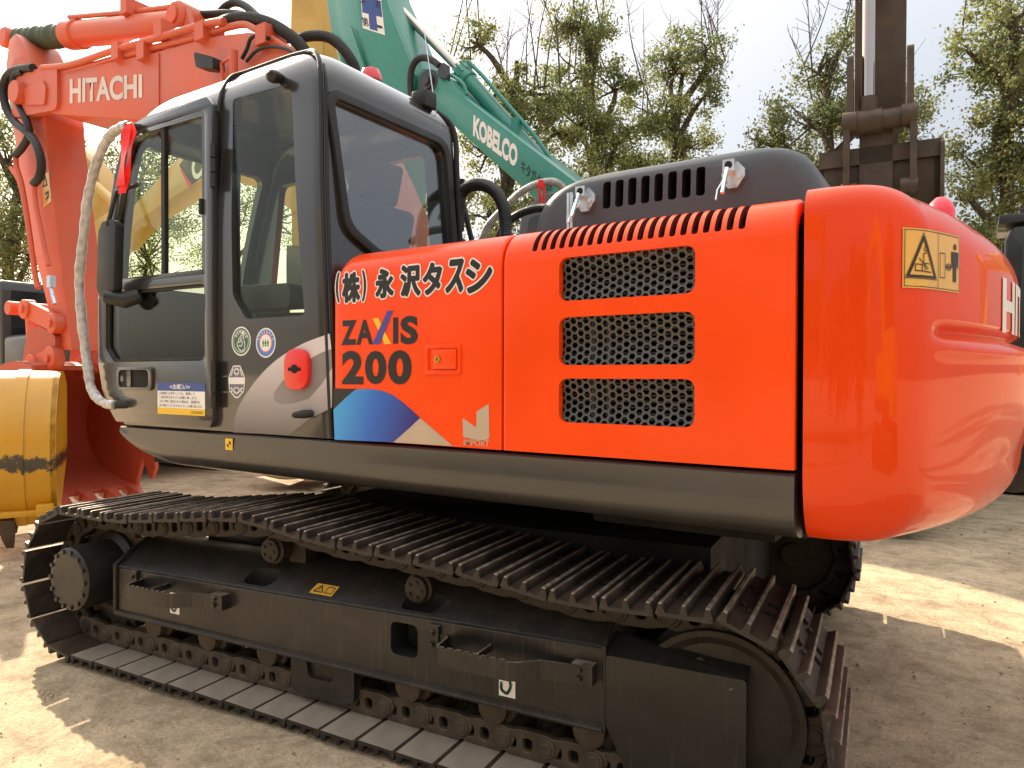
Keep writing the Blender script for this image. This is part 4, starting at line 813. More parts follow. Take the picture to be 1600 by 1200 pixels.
# pipes on the boom
def pp(L, Y): return spline([tuple(at(a, b, Y=Y)) for a, b in L], 4)
mb = MB(); mb.tube(pp([(66, 106), (110, 101), (180, 78), (250, 58), (320, 38), (350, 33)], BY0-.02), .028, 10); mb.tube(pp([(90, 116), (150, 100), (220, 80), (300, 60), (372, 39), (400, 46), (440, 70), (470, 92), (500, 112)], BY0+.02), .026, 10); mb.tube(pp([(255, 52), (258, 35), (266, 22), (280, 19)], BY0+.2), .022, 8); mb.tube(pp([(330, 45), (375, 36), (420, 58), (480, 95), (520, 115)], BY0+.12), .024, 8)
for a, b in ((188, 77), (228, 76), (255, 42), (320, 45), (416, 50)): p = at(a, b, Y=BY0); mb.box((p[0]-.06, BY0-.05, p[2]-.10), (p[0]+.05, BY0+.14, p[2]+.04))
mb.build('hydraulic_pipe', 'orange_boom', boom)
M['corrug'] = mat('corrugated_hose', (.028, .028, .028), .5)
hose('hose', [tuple(at(a, b, Y=BY0+.05)) for a, b in ((345, 36), (365, 29), (395, 29), (425, 38), (452, 55), (470, 72), (485, 95))], .04, 'corrug', boom, ridge=.1, k=6)
hose('hose', [tuple(at(a, b, Y=BY0+.3)) for a, b in ((278, 20), (320, 22), (370, 22), (410, 36), (450, 62))], .032, 'rubber', boom)
hose('hose', [tuple(at(a, b, Y=BY0+.35)) for a, b in ((340, 24), (352, 10), (368, 4), (384, 10), (400, 24), (420, 40))], .032, 'rubber', boom)
hose('hose', [tuple(at(a, b, Y=BY0+.2)) for a, b in ((462, 64), (480, 57), (508, 57), (530, 70), (548, 93), (556, 116), (556, 160))], .034, 'corrug', boom, ridge=.1, k=6)
hose('hose', [tuple(at(a, b, Y=BY0-.03)) for a, b in ((378, 92), (386, 76), (392, 60), (404, 55), (420, 60))], .014, 'rubber', boom); hose('hose', [tuple(at(a, b, Y=BY0-.03)) for a, b in ((385, 96), (400, 80), (420, 73), (445, 76), (462, 84))], .012, 'rubber', boom)
p = at(365, 92, Y=BY0-.1); mb = MB(); mb.cyl(tuple(p-np.array([0, 0, .25])), tuple(p+np.array([0, 0, .06])), .03, n=10); mb.tube([tuple(p+np.array([-.12, 0, -.2])), tuple(p+np.array([-.14, 0, .0])), tuple(p+np.array([-.02, 0, .02]))], .014, 8); mb.build('pipe_bracket', 'orange_boom', boom)
mb = MB(); p = at(330, 98, Y=BY0-.1); mb.prism(rpoly([(p[0]-.13, p[2]+.09), (p[0]+.10, p[2]+.0), (p[0]+.11, p[2]-.09), (p[0]-.1, p[2]-.03)], .02), BY0-.16, BY0-.06); mb.build('work_light', 'rubber', boom)
# safety panel on the lower boom, seen through the cab
PT = [(flat([(-1.22, 2.85), (-1.08, 2.52), (-.92, 2.58), (-1.06, 2.92)]), 0), (ln([(-1.13, 2.86), (-1.01, 2.58)], .06, .001), 1), (ln([(-1.13, 2.69), (-1.01, 2.74)], .06, .001), 1)]; me = join_mesh(PT); me.transform(side(BY0-.004)); link('safety_panel', me, ['white', 'green_v'], boom, 0)
# arm cylinder: orange barrel on the boom, rod wrapped in green tarp
def P3(x, y, Y): return tuple(at(x, y, Y=Y))
YC = (BY0+BY1)/2; mb = MB(); e0, e1 = at(300, 37, Y=YC), at(22, 63, Y=YC); d_ = (e1-e0)/np.linalg.norm(e1-e0); Lc = np.linalg.norm(e1-e0)
mb.cyl(tuple(e0), tuple(e0+d_*Lc*.60), .12, n=28, bev=.015); mb.cyl(tuple(e0+d_*Lc*.56), tuple(e0+d_*Lc*.63), .14, n=28, bev=.015); mb.cyl((e0[0], YC-.17, e0[2]), (e0[0], YC+.17, e0[2]), .13, n=24, bev=.02); mb.cyl((e0[0], YC-.19, e0[2]), (e0[0], YC-.16, e0[2]), .07, n=20)
up3 = np.array([0, -.05, .15]); mb.tube([tuple(e0+d_*.25+up3*.9), tuple(e0+d_*Lc*.3+up3*.9), tuple(e0+d_*Lc*.6+up3*1.0)], .024, 8); mb.box(tuple(e0+d_*Lc*.25+np.array([-.05, -.14, .08])), tuple(e0+d_*Lc*.25+np.array([.05, .08, .22])))
mb.prism([(e0[0]-.3, e0[2]-.35), (e0[0]+.3, e0[2]-.38), (e0[0]+.12, e0[2]+.06), (e0[0]-.12, e0[2]+.06)], YC-.14, YC-.09); mb.prism([(e0[0]-.3, e0[2]-.35), (e0[0]+.3, e0[2]-.38), (e0[0]+.12, e0[2]+.06), (e0[0]-.12, e0[2]+.06)], YC+.09, YC+.14)
mb.build('arm_cylinder', 'orange_boom', boom, 30)
K_ = 26; mb = MB(); mb.tube([tuple(e0+d_*Lc*(.61+.33*k/K_)) for k in range(K_+1)], [.112+.008*math.sin(k*1.7)+.006*math.sin(k*.8) for k in range(K_+1)], 22); mb.build('rod_wrap', 'greenwrap', boom, 60)
mb = MB(); mb.cyl(tuple(e0+d_*Lc*.9), tuple(e1), .06, n=20); mb.cyl((e1[0], YC-.12, e1[2]), (e1[0], YC+.12, e1[2]), .11, n=24, bev=.02); mb.build('cylinder_rod', 'orange_boom', boom)
# arm
AY0, AY1 = 1.22, 1.60
aL = xz([(14, 62), (11, 85), (9, 112), (14, 160), (20, 200), (35, 300), (55, 400), (70, 462), (78, 500), (84, 545)], AY0); aR = xz([(112, 548), (106, 500), (93, 400), (81, 300), (70, 205), (69, 180), (60, 150), (48, 105), (34, 66), (24, 52)], AY0)
arm = MB().prism([(a, b) for a, b in spline(aL, 3)]+[(a, b) for a, b in spline(aR, 3)], AY0, AY1).build('arm', 'orange_boom', EX, 25, bevel=.012)
mb = MB(); mb.prism(rpoly(xz([(16, 118), (24, 90), (48, 98), (70, 110), (66, 122), (30, 150)], AY0-.02), .03), AY0-.03, AY0+.01); mb.build('arm_plate', 'orange_boom', arm)
PT = [(flat(xz([(66, 275), (77, 268), (81, 315), (69, 325)], AY0), 0), 0), (ln(xz([(68, 292), (74, 289), (71, 275)], AY0), .015, .003, True), 1), (ln(xz([(72, 303), (76, 300), (76, 308), (73, 312)], AY0), .02, .003), 1)]
me = join_mesh(PT); me.transform(side(AY0-.004)); link('warning_label', me, ['amber_v', 'textblack'], arm, 0)
PT = [(flat(xz([(18, 175), (15, 158), (24, 150), (32, 174), (22, 190)], AY0), 0), 0)]; me = join_mesh(PT); me.transform(side(AY0-.004)); M['mint'] = mat('mint_print', (.25, .42, .36), .4); link('sticker', me, 'mint', arm, 0)
pr = lambda L: [P3(a, b, AY0-.10) for a, b in L]
hose('hose', pr([(52, 106), (30, 108), (12, 118), (5, 140), (10, 170), (24, 192), (40, 205), (55, 222), (64, 250), (62, 275), (53, 287)]), .04, 'rubber', arm); hose('hose', pr([(36, 112), (24, 118), (22, 140), (30, 165), (42, 190), (45, 210), (35, 230), (24, 243)]), .036, 'rubber', arm)
mb = MB(); mb.tube(spline(pr([(53, 287), (56, 320), (62, 350), (70, 390), (76, 415)]), 4), .024, 8); mb.tube(spline(pr([(24, 243), (26, 262), (34, 290), (44, 350), (55, 430), (60, 450)]), 4), .026, 8); mb.tube(spline(pr([(17, 262), (30, 285), (40, 330), (50, 395)]), 4), .02, 8); mb.build('hydraulic_pipe', 'orange_boom', arm)
mb = MB(); mb.box(tuple(np.array(pr([(79, 440)])[0])-np.array([.035, .02, .055])), tuple(np.array(pr([(79, 440)])[0])+np.array([.035, .03, .055]))); mb.tube(pr([(79, 447), (82, 462), (86, 475)]), .018, 8); mb.build('pipe_valve', 'zinc', arm)
# bucket linkage and bucket
jA, jB, jC = P3(62, 480, AY0-.03), P3(97, 508, AY0-.03), P3(68, 540, AY0-.03)
mb = MB()
for Y_ in (AY0-.07, AY1+.02):
    for a, b, w_ in (((52, 484), (96, 506), .085), ((62, 572), (92, 560), .1)):
        A_, B_ = P3(*a, AY0), P3(*b, AY0); d_ = np.array([B_[0]-A_[0], B_[2]-A_[2]]); d_ = d_/np.linalg.norm(d_); n_ = np.array([-d_[1], d_[0]])*w_
        mb.prism([(A_[0]+n_[0], A_[2]+n_[1]), (A_[0]-n_[0], A_[2]-n_[1]), (B_[0]-n_[0], B_[2]-n_[1]), (B_[0]+n_[0], B_[2]+n_[1])], Y_, Y_+.05)
        for q_ in (A_, B_): mb.cyl((q_[0], Y_-.03, q_[2]), (q_[0], Y_+.08, q_[2]), w_*1.15, n=22, bev=.01); mb.cyl((q_[0], Y_-.05, q_[2]), (q_[0], Y_, q_[2]), .04, n=12)
A_, B_ = P3(54, 484, YC), P3(60, 570, YC); mb.cyl((A_[0], AY0-.06, A_[2]), (A_[0], AY1+.06, A_[2]), .07, n=18); mb.tube([(A_[0], YC, A_[2]), (B_[0], YC, B_[2])], .09, 14)
mb.build('bucket_linkage', 'orange_boom', arm, 30)
def bucket(name, parent, prof, y0, y1, m, teeth, tm, t=.045, sidecut=None, thick_side=.04, ears=None):
    """shell swept along y from an open profile in (x,z): outer skin, inner skin, two side plates; teeth as parts"""
    ins = inset_open(prof, t); mb = MB(); mb.prism(prof+ins[::-1], y0, y1)
    for a, b in ((y0-.003, y0+thick_side), (y1-thick_side, y1+.003)): mb.prism(sidecut or prof, a, b)
    if ears:
        for yy in ears[1]: mb.prism(ears[0], yy, yy+.06)
    o = mb.build(name, m, parent, 30)
    a, b = np.array(prof[-1]), np.array(prof[-2]); d = (a-b)/np.linalg.norm(a-b); nrm = np.array([-d[1], d[0]])
    for k in range(teeth):
        yc = y0+.07+(y1-y0-.14)*k/(teeth-1); L = .24; mb = MB(); w_ = .055
        q0, q1, q2, q3 = a-d*.10+nrm*.05, a-d*.10-nrm*.05, a+d*L-nrm*.008, a+d*L+nrm*.008
        h0, h1 = a+d*.04+nrm*.05, a+d*.04-nrm*.05
        for A1, A2, B1, B2, wa, wb in ((q0, q1, h0, h1, w_, w_*1.25), (h0, h1, q3, q2, w_*.95, w_*.5)):
            mb.rings([[(A1[0], yc-wa, A1[1]), (A1[0], yc+wa, A1[1]), (A2[0], yc+wa, A2[1]), (A2[0], yc-wa, A2[1])], [(B1[0], yc-wb, B1[1]), (B1[0], yc+wb, B1[1]), (B2[0], yc+wb, B2[1]), (B2[0], yc-wb, B2[1])]])
        mb.build('bucket_tooth', tm, o)
    return o
def inset_open(P, d):
    P = [np.array(p, float) for p in P]; out = []
    for i in range(len(P)):
        v_ = P[min(i+1, len(P)-1)]-P[max(i-1, 0)]; v_ = v_/np.linalg.norm(v_); out.append(tuple(P[i]+np.array([-v_[1], v_[0]])*d))
    return out
# opening faces the machine (+x); from the upper lip down the back to the cutting edge
bp = spline([(-5.12, 1.62), (-5.5, 1.66), (-5.95, 1.55), (-6.3, 1.2), (-6.32, .8), (-6.1, .52), (-5.72, .38), (-5.30, .30)], 5)
M['orange_bucket'] = mat('red_orange_bucket_paint', (.47, .08, .04), .6, coat=.05, var=.12, vs=2, dust=SAND, dust_amt=.15)
sc_ = [(-5.12, 1.62)]+bp[1:]+[(-5.30, .30), (-5.10, .75), (-5.05, 1.3)]
bk = bucket('bucket', EX, bp, .98, 2.1, 'orange_bucket', 5, 'orange_bucket', sidecut=sc_, ears=(rpoly([(-5.1, 1.6), (-5.75, 1.6), (-5.62, 1.98), (-5.4, 2.02), (-5.05, 1.9)], .06), (AY0-.06, AY1)))
for yy in (.96, 2.10): mb = MB(); mb.prism(rpoly([(-5.16, .62), (-5.16, .95), (-4.98, .85), (-4.94, .55), (-5.02, .40)], .03), yy-.02, yy+.02); mb.build('side_cutter', 'orange_bucket', bk)
# ------------------------------------------------------------------ ground
def vnoise(x, y, s, seed):
    g = np.random.default_rng(seed).random((64, 64)); u, v = x/s % 64, y/s % 64
    i, j = u.astype(int), v.astype(int); a, b = u-i, v-j; a = a*a*(3-2*a); b = b*b*(3-2*b); i1, j1 = (i+1) % 64, (j+1) % 64; i %= 64; j %= 64
    return (g[i, j]*(1-a)+g[i1, j]*a)*(1-b)+(g[i, j1]*(1-a)+g[i1, j1]*a)*b-.5
n = 330; t = np.linspace(-1, 1, n); ax = np.sinh(t*6.2)/np.sinh(6.2)*420
gx, gy = np.meshgrid(ax+.3, ax-.2, indexing='ij'); hz_ = vnoise(gx, gy, .9, 1)*.022+vnoise(gx, gy, .33, 2)*.014+vnoise(gx, gy, .12, 3)*.009
hz_ *= np.exp(-(np.hypot(gx, gy)/40)**2); hz_ -= .012
V = np.stack([gx, gy, hz_], -1).reshape(-1, 3); I = np.arange(n*n).reshape(n, n); F = np.stack([I[:-1, :-1], I[1:, :-1], I[1:, 1:], I[:-1, 1:]], -1).reshape(-1, 4)
me = bpy.data.meshes.new('ground'); me.from_pydata(V.tolist(), [], F.tolist()); me.update()
gm = bpy.data.materials.new('sandy_ground'); gm.use_nodes = True; t_ = gm.node_tree; N = t_.nodes.new; L = t_.links.new; b_ = t_.nodes['Principled BSDF']
tc = N('ShaderNodeTexCoord'); 
def noise(sc, det=6, rough=.6, vec=None, dist=0.):
    q_ = N('ShaderNodeTexNoise'); q_.inputs['Scale'].default_value = sc; q_.inputs['Detail'].default_value = det; q_.inputs['Roughness'].default_value = rough; q_.inputs['Distortion'].default_value = dist; L(vec or tc.outputs['Object'], q_.inputs['Vector']); return q_.outputs[0]
def ramp(src, *st):
    r_ = N('ShaderNodeValToRGB'); L(src, r_.inputs[0]); e = r_.color_ramp.elements
    while len(e) < len(st): e.new(.5)
    for k, (p_, c_) in enumerate(st): e[k].position = p_; e[k].color = (*c_, 1)
    return r_.outputs[0]
def mixc(f, a, b, mode='MIX'):
    m_ = N('ShaderNodeMix'); m_.data_type = 'RGBA'; m_.blend_type = mode
    if isinstance(f, float): m_.inputs[0].default_value = f
    else: L(f, m_.inputs[0])
    L(a, m_.inputs[6]); L(b, m_.inputs[7]); return m_.outputs[2]
c1 = ramp(noise(.55, 8, .65, dist=.4), (.32, (.46, .36, .245)), (.52, (.53, .42, .285)), (.7, (.60, .48, .33)))
c2 = ramp(noise(7, 8, .7), (.33, (.7, .68, .65)), (.5, (1, 1, 1)), (.68, (1.16, 1.15, 1.13)))
mp = N('ShaderNodeMapping'); mp.inputs['Scale'].default_value = (1.7, 2.3, 1); mp.inputs['Rotation'].default_value = (0, 0, R(8)); L(tc.outputs['Object'], mp.inputs[0])
c3 = ramp(noise(1.2, 7, .7, mp.outputs[0], .6), (.36, (.72, .70, .68)), (.52, (1, 1, 1)), (.7, (1.12, 1.1, 1.08)))
c4 = ramp(noise(60, 4, .7), (.3, (.7, .68, .66)), (.5, (1, 1, 1)), (.75, (1.2, 1.18, 1.15)))
col = mixc(1., mixc(1., mixc(1., c1, c2, 'MULTIPLY'), c3, 'MULTIPLY'), c4, 'MULTIPLY'); L(col, b_.inputs['Base Color']); b_.inputs['Roughness'].default_value = .95; b_.inputs['Specular IOR Level'].default_value = .15
h1 = N('ShaderNodeMath'); h1.operation = 'MULTIPLY_ADD'; L(noise(38, 10, .75), h1.inputs[0]); h1.inputs[1].default_value = 1.; L(noise(5.5, 9, .72), h1.inputs[2])
bp_ = N('ShaderNodeBump'); bp_.inputs['Strength'].default_value = 1.; bp_.inputs['Distance'].default_value = .018; L(h1.outputs[0], bp_.inputs['Height']); L(bp_.outputs[0], b_.inputs['Normal'])
g_ = link('ground', me, gm, None, 180); g_['kind'] = 'structure'
# small stones and clods
mb = MB(); rs = random.Random(5)
for k in range(2200):
    d_ = 1.2+10*rs.random()**1.3; a = rs.uniform(-1.3, 1.1); x = CP[0]-math.sin(YAW+a*.62)*d_; y = CP[1]+math.cos(YAW+a*.62)*d_
    r = rs.choice((.002, .0025, .003, .004, .005, .006, .009))*(1 if d_ < 4 else 1.4); sq = rs.uniform(.45, .8); V_ = []
    for zz_, rr_ in ((-.35, .8), (.15, 1.0), (.6, .75)):
        for q_ in range(6): f_ = rs.uniform(.8, 1.2)*rr_*r; V_.append((x+f_*math.cos(q_*1.047+zz_), y+f_*math.sin(q_*1.047+zz_)*sq, -.006+r*zz_*rs.uniform(.8, 1.2)))
    V_.append((x, y, -.006+r*.8)); mb.add(V_, [(i_*6+j_, i_*6+(j_+1) % 6, i_*6+6+(j_+1) % 6, i_*6+6+j_) for i_ in (0, 1) for j_ in range(6)]+[(12+j_, 12+(j_+1) % 6, 18) for j_ in range(6)])
M['stone'] = mat('stone', (.36, .28, .19), .95, var=.3, vs=60)
o = mb.build('gravel', 'stone', None, 180); o['kind'] = 'stuff'; o['label'] = 'small stones scattered over the sandy ground'; o['category'] = 'gravel'

# ------------------------------------------------------------------ machines standing behind
def machine(label, x, y, rot, body, cabm, cabside=-1, group=None, tail=2.3, cat='excavator', sc=1.):
    e = empty('excavator', (x, y, 0), label, cat, group); e.rotation_euler = (0, 0, rot); e.scale = (sc, sc, sc)
    oo = []
    for k in range(92):                                      # outline of a crawler belt with its grousers
        s_ = k/92*(2*3.3+2*math.pi*.42); g_ = .03 if k % 2 else 0
        if s_ < 3.3: p_ = (-1.65+s_, .02-g_*.6+.018)
        elif s_ < 3.3+math.pi*.42: a = -math.pi/2+(s_-3.3)/.42; p_ = (1.65+(.42+g_)*math.cos(a), .44+(.40+g_)*math.sin(a))
        elif s_ < 6.6+math.pi*.42: p_ = (1.65-(s_-3.3-math.pi*.42), .84+g_)
        else: a = math.pi/2+(s_-6.6-math.pi*.42)/.42; p_ = (-1.65+(.42+g_)*math.cos(a), .44+(.40+g_)*math.sin(a))
        oo.append(p_)
    for s_ in (-1, 1):
        mb = MB(); mb.prism(oo, s_*1.5, s_*.9); tr = mb.build('track', 'link', e, 20)
        mb = MB(); mb.prism(rrect(-1.3, 1.3, .28, .62, .06), s_*1.42, s_*1.52)
        for q_ in (-1.65, 1.65): mb.cyl((q_, s_*1.4, .44), (q_, s_*1.53, .44), .3, n=24)
        mb.build('track_frame', 'frame', tr)
    MB().cyl((0, 0, .3), (0, 0, 1.06), .55).box((-.9, -.95, .4), (.9, .95, .75)).build('centre_frame', 'frame', e)
    MB().box((-1.7, -1.3, 1.04), (tail-.55, 1.3, 1.22)).build('deck', 'darkmach', e, bevel=.03)
    MB().box((-.05, -1.3, 1.23), (tail-.62, 1.3, 2.12)).build('house', body, e, bevel=.08, seg=3)
    MB().box((.3, -1.0, 2.12), (tail-.8, 1.0, 2.3)).build('engine_cover', 'darkmach', e, bevel=.06, seg=3)
    P_ = [(tail-.6, -1.33)]+[(math.sqrt(tail**2-(1.33*q_)**2)*(1-.05*abs(q_)**8), 1.33*q_) for q_ in np.linspace(-1, 1, 17)]+[(tail-.6, 1.33)]
    MB().prism(P_, 1.05, 2.14, axis='z').build('counterweight', body, e, bevel=.09, seg=3)
    MB().box((-1.6, -cabside*.25-.0 if cabside < 0 else -1.28, 1.23), (-.06, 1.28 if cabside < 0 else -.25, 1.85)).build('tool_box', body, e, bevel=.06)
    y0, y1 = (-1.3, -.34) if cabside < 0 else (.34, 1.3)
    so_ = rpoly([(-1.68, 1.23), (-1.82, 1.55), (-1.55, 2.85), (-1.3, 2.98), (-.12, 2.95), (-.06, 2.8), (-.06, 1.23)], .08, 4)
    cb = MB().prism(so_, y0, y1).build('cab', cabm, e, bevel=.04)
    ws = [(rpoly([(-1.62, 1.75), (-1.45, 2.75), (-.95, 2.8), (-.95, 1.75)], .06), 0), (rpoly([(-.82, 1.75), (-.82, 2.8), (-.22, 2.78), (-.2, 1.75)], .06), 0)]
    for lp, _ in ws:
        for yy in (y0-.012, y1+.004): plate('window', [lp], side(yy+.008), 'glass_pane', cb, .008)
    MB().box((-.055, y0+.12, 2.1), (-.045, y1-.12, 2.8)).build('window', 'glass_pane', cb)
    MB().rings([[(-1.80, y0+.1, 1.8), (-1.80, y1-.1, 1.8), (-1.575, y1-.1, 2.78), (-1.575, y0+.1, 2.78)], [(-1.79, y0+.1, 1.8), (-1.79, y1-.1, 1.8), (-1.565, y1-.1, 2.78), (-1.565, y0+.1, 2.78)]]).build('window', 'glass_pane', cb)
    return e
M['glass_pane'] = mat('far_window_glass', (.02, .024, .026), .06, coat=.5)
def inv(e): return (Matrix.Translation(e.location) @ Matrix.Rotation(e.rotation_euler[2], 4, 'Z') @ Matrix.Scale(e.scale[0], 4)).inverted()
def wpart(mb, name, m, e, p=None, smooth=28, bevel=0.):      # mesh modelled in world coordinates, stored in its machine's frame
    o = mb.build(name, m, p or e, smooth, bevel); o.data.transform(inv(e)); return o
def wtext(s, quad, Y, m, e, p, off=.03, lift_=.004):
    me = fit_text(s, (0, 1, 0, 1), off); tl, tr, br, bl = [at(a, b, Y=Y-lift_) for a, b in quad]; n = len(me.vertices); co = np.zeros(n*3); me.vertices.foreach_get('co', co); co = co.reshape(-1, 3)
    u, v = co[:, :1], co[:, 1:2]; co = (bl*(1-u)+br*u)*(1-v)+(tl*(1-u)+tr*u)*v; me.vertices.foreach_set('co', co.ravel()); me.update(); me.transform(inv(e)); return link('lettering', me, m, p, 0)
def wflat(name, items, Y, mats, e, p, lift_=.004):
    me = join_mesh(items); me.transform(side(Y-lift_)); me.transform(inv(e)); return link(name, me, mats, p, 0)

# teal excavator with its boom rising behind the cab
TE = machine('teal green crawler excavator behind the orange one, boom rising over its bonnet', -.6, 7.35, 0, 'teal', 'darkmach', tail=2.35, sc=1.3)
TY0, TY1 = 6.9, 8.1; tc_ = (TY0+TY1)/2
bpx = [(652, 118), (662, 106), (684, 110), (716, 144), (770, 186), (840, 239), (906, 289), (960, 332), (1000, 370), (1030, 410), (1005, 440), (960, 415), (850, 322), (760, 243), (700, 188), (676, 168), (655, 142)]
tb = wpart(MB().prism(xz(bpx, TY0), TY0, TY1), 'boom', 'teal', TE, bevel=.015)
wtext('KOBELCO', [(740, 179), (810, 229), (806.5, 263), (739, 212)], TY0, 'white', TE, tb, .05)
wtext('キタガク建機', [(815, 248), (864, 289), (861, 311), (813, 268)], TY0, 'textblack', TE, tb, .012)
for a in ((735, 170),): pass
ax_ = xz([(507, -95), (507, 0), (515, 52), (534, 107), (548, 200), (520, 420), (450, 600), (425, 660), (455, 680), (500, 640), (575, 460), (625, 250), (652, 160), (650, 118), (640, 92), (612, 20), (590, -30), (578, -95)], TY0+.05)
ta = wpart(MB().prism(ax_, TY0+.1, TY1-.3), 'arm', 'teal', TE, bevel=.012)
mb = MB(); mb.prism(xz([(558, -95), (560, 0), (566, 44), (588, 135), (600, 190), (640, 190), (650, 118), (640, 92), (612, 20), (578, -95)], TY0+.05), TY0+.03, TY0+.085)
for a, b in (((520, 52), (540, 112)), ((549, 42), (580, 140))): p0, p1 = at(*a, Y=TY0+.05), at(*b, Y=TY0+.05); mb.tube([tuple(p0), tuple(p1)], [.02, .05], 8)
wpart(mb, 'arm_plate', 'teal', TE, ta)
pz = lambda a, b: tuple(xz([(a, b)], TY0)[0])
bl_ = lambda u, v: pz((561*(1-u)+591*u)*(1-v)+(565*(1-u)+600*u)*v, (-30*(1-u)-27*u)*(1-v)+(43*(1-u)+54*u)*v)
PT = [(flat([bl_(0, 0), bl_(1, 0), bl_(1, 1), bl_(0, 1)]), 0), (flat([bl_(.32, .03), bl_(.68, .03), bl_(.68, .97), bl_(.32, .97)], .001), 1), (flat([bl_(.03, .34), bl_(.97, .34), bl_(.97, .66), bl_(.03, .66)], .0014), 1)]
wflat('safety_panel', PT, TY0+.03, ['white', 'blue_v'], TE, ta)
wtext('第', [(564, 26), (574, 28), (577, 42), (567, 40)], TY0+.024, 'textblack', TE, ta, .01); wtext('一', [(588, 38), (597, 41), (598, 45), (590, 43)], TY0+.024, 'textblack', TE, ta, .01); wtext('全', [(585, -4), (593, -3), (594, 12), (586, 10)], TY0+.024, 'textblack', TE, ta, .01); wtext('安', [(562, -12), (571, -11), (572, 6), (563, 4)], TY0+.024, 'textblack', TE, ta, .01)
mb = MB(); p0, p1, p2 = at(862, 272, Y=tc_), at(722, 113, Y=tc_), at(590, -22, Y=tc_); mb.cyl(tuple(p0), tuple(p1), .125, n=26, bev=.02); d_ = (p1-p0)/np.linalg.norm(p1-p0); mb.cyl(tuple(p1-d_*.25), tuple(p1+d_*.05), .155, n=26, bev=.02)
for k in range(10): a = 2*math.pi*k/10; u_ = Vector(d_).orthogonal().normalized(); v_ = Vector(d_).cross(u_); q_ = Vector(p1-d_*.12)+(u_*math.cos(a)+v_*math.sin(a))*.15; mb.cyl(tuple(q_), tuple(q_+Vector(d_)*.2), .022, n=8)
mb.cyl(tuple(p0-np.array([0, .2, 0])), tuple(p0+np.array([0, .2, 0])), .14, n=22); up3 = np.array([.1, -.05, .2]); mb.tube([tuple(p1+up3-d_*.1), tuple(p1+up3*1.1-d_*.5), tuple(p0+up3+d_*.6), tuple(p0+up3*.7)], .035, 8)
pm = p0+d_*.9; mb.box(tuple(pm+np.array([-.06, -.16, -.1])), tuple(pm+np.array([.06, .16, .28])))
ac = wpart(mb, 'arm_cylinder', 'teal', TE, tb, 35); wpart(MB().cyl(tuple(p1), tuple(p2), .075, n=20).cyl(tuple(p2-np.array([0, .18, 0])), tuple(p2+np.array([0, .18, 0])), .13, n=20), 'cylinder_rod', 'chrome', TE, ac)
mb = MB(); p = at(667, 127, Y=TY0-.03)
for r_, y_ in ((.2, .0), (.13, -.04), (.07, -.07)): mb.cyl((p[0], TY0+y_-.01, p[2]), (p[0], TY1+.02, p[2]), r_, n=28)
mb.prism(xz([(688, 102), (697, 100), (698, 124), (688, 122)], TY0), TY0-.06, TY0+.1); wpart(mb, 'boom_pin', 'darkmach', TE, tb)
wpart(MB().tube(spline([tuple(at(a, b, Y=TY0-.04)) for a, b in ((646, 175), (641, 140), (642, 112), (650, 95), (662, 90), (675, 94), (687, 103))], 6), .055, 10), 'hose', 'rubber', TE, tb); wpart(MB().tube(spline([tuple(at(a, b, Y=TY0+.1)) for a, b in ((694, 112), (712, 122), (724, 132), (730, 148))], 6), .03, 8).tube(spline([tuple(at(a, b, Y=TY0+.2)) for a, b in ((862, 270), (880, 300), (900, 318), (905, 330))], 5), .035, 8), 'hose', 'teal', TE, tb)
p = at(412, 770, Y=4.0); tbk = spline([(-4.9, 1.25), (-5.35, 1.35), (-5.8, 1.2), (-6.0, .8), (-5.8, .4), (-5.4, .25), (-4.95, .28)], 4)
rbk = empty('excavator_bucket', (-5.55, 4.0, 0), 'rusty brown excavator bucket standing on the ground beyond the track', 'bucket'); tbk = [(a+5.55, b-.1) for a, b in tbk]
bucket('bucket_shell', rbk, tbk, 0, 1.25, 'rust', 5, 'rust', sidecut=tbk+[(.75, .7)]); rbk.rotation_euler = (0, 0, R(25))
q_ = at(440, 640, Y=7.3); tb2 = spline([(q_[0]+.5, q_[2]+.1), (q_[0]-.1, q_[2]+.2), (q_[0]-.7, q_[2]-.2), (q_[0]-.75, q_[2]-.7), (q_[0]-.3, q_[2]-1.0), (q_[0]+.3, q_[2]-1.0)], 4)
o = bucket('bucket', TE, tb2, 6.7, 8.0, 'browndark', 5, 'browndark', sidecut=tb2+[(q_[0]+.6, q_[2]-.4)]); o.data.transform(inv(TE))
for c in o.children: c.data.transform(inv(TE))

# yellow excavator seen through the cab glass
CE_ = machine('sandy yellow excavator standing behind the cab, its boom visible through the door glass', -5.4, 8.8, 0, 'catyellow', 'darkmach', tail=2.3)
KY0, KY1 = 8.35, 9.0
cpx = [(138, 352), (170, 330), (210, 320), (245, 282), (292, 232), (345, 205), (420, 208), (470, 222), (540, 282), (640, 420), (660, 480), (620, 490), (540, 395), (450, 325), (400, 292), (328, 272), (270, 308), (218, 342), (180, 385), (145, 400)]
kb = wpart(MB().prism(xz(cpx, KY0), KY0, KY1), 'boom', 'catyellow', CE_, bevel=.015)
M['patch'] = mat('dark_green_patch', (.045, .05, .035), .5)
wflat('logo_panel', [(flat(xz([(280, 258), (294, 240), (350, 216), (350, 258), (328, 268), (300, 289)], KY0)), 0), (flat(xz([(280, 258), (300, 289), (296, 293), (285, 272)], KY0), .001), 1)], KY0, ['patch', 'red'], CE_, kb)
wtext('CAT', [(298, 248), (346, 220), (346, 255), (301, 285)], KY0-.006, 'white', CE_, kb, .04); wtext('士配', [(434, 250), (466, 245), (466, 284), (434, 288)], KY0, 'textblack', CE_, kb, .015)
ka = wpart(MB().prism(xz([(118, 225), (150, 262), (168, 330), (165, 430), (155, 560), (132, 560), (138, 400), (128, 320)], KY0+.1), KY0+.1, KY1-.1), 'arm', 'catyellow', CE_, bevel=.012)
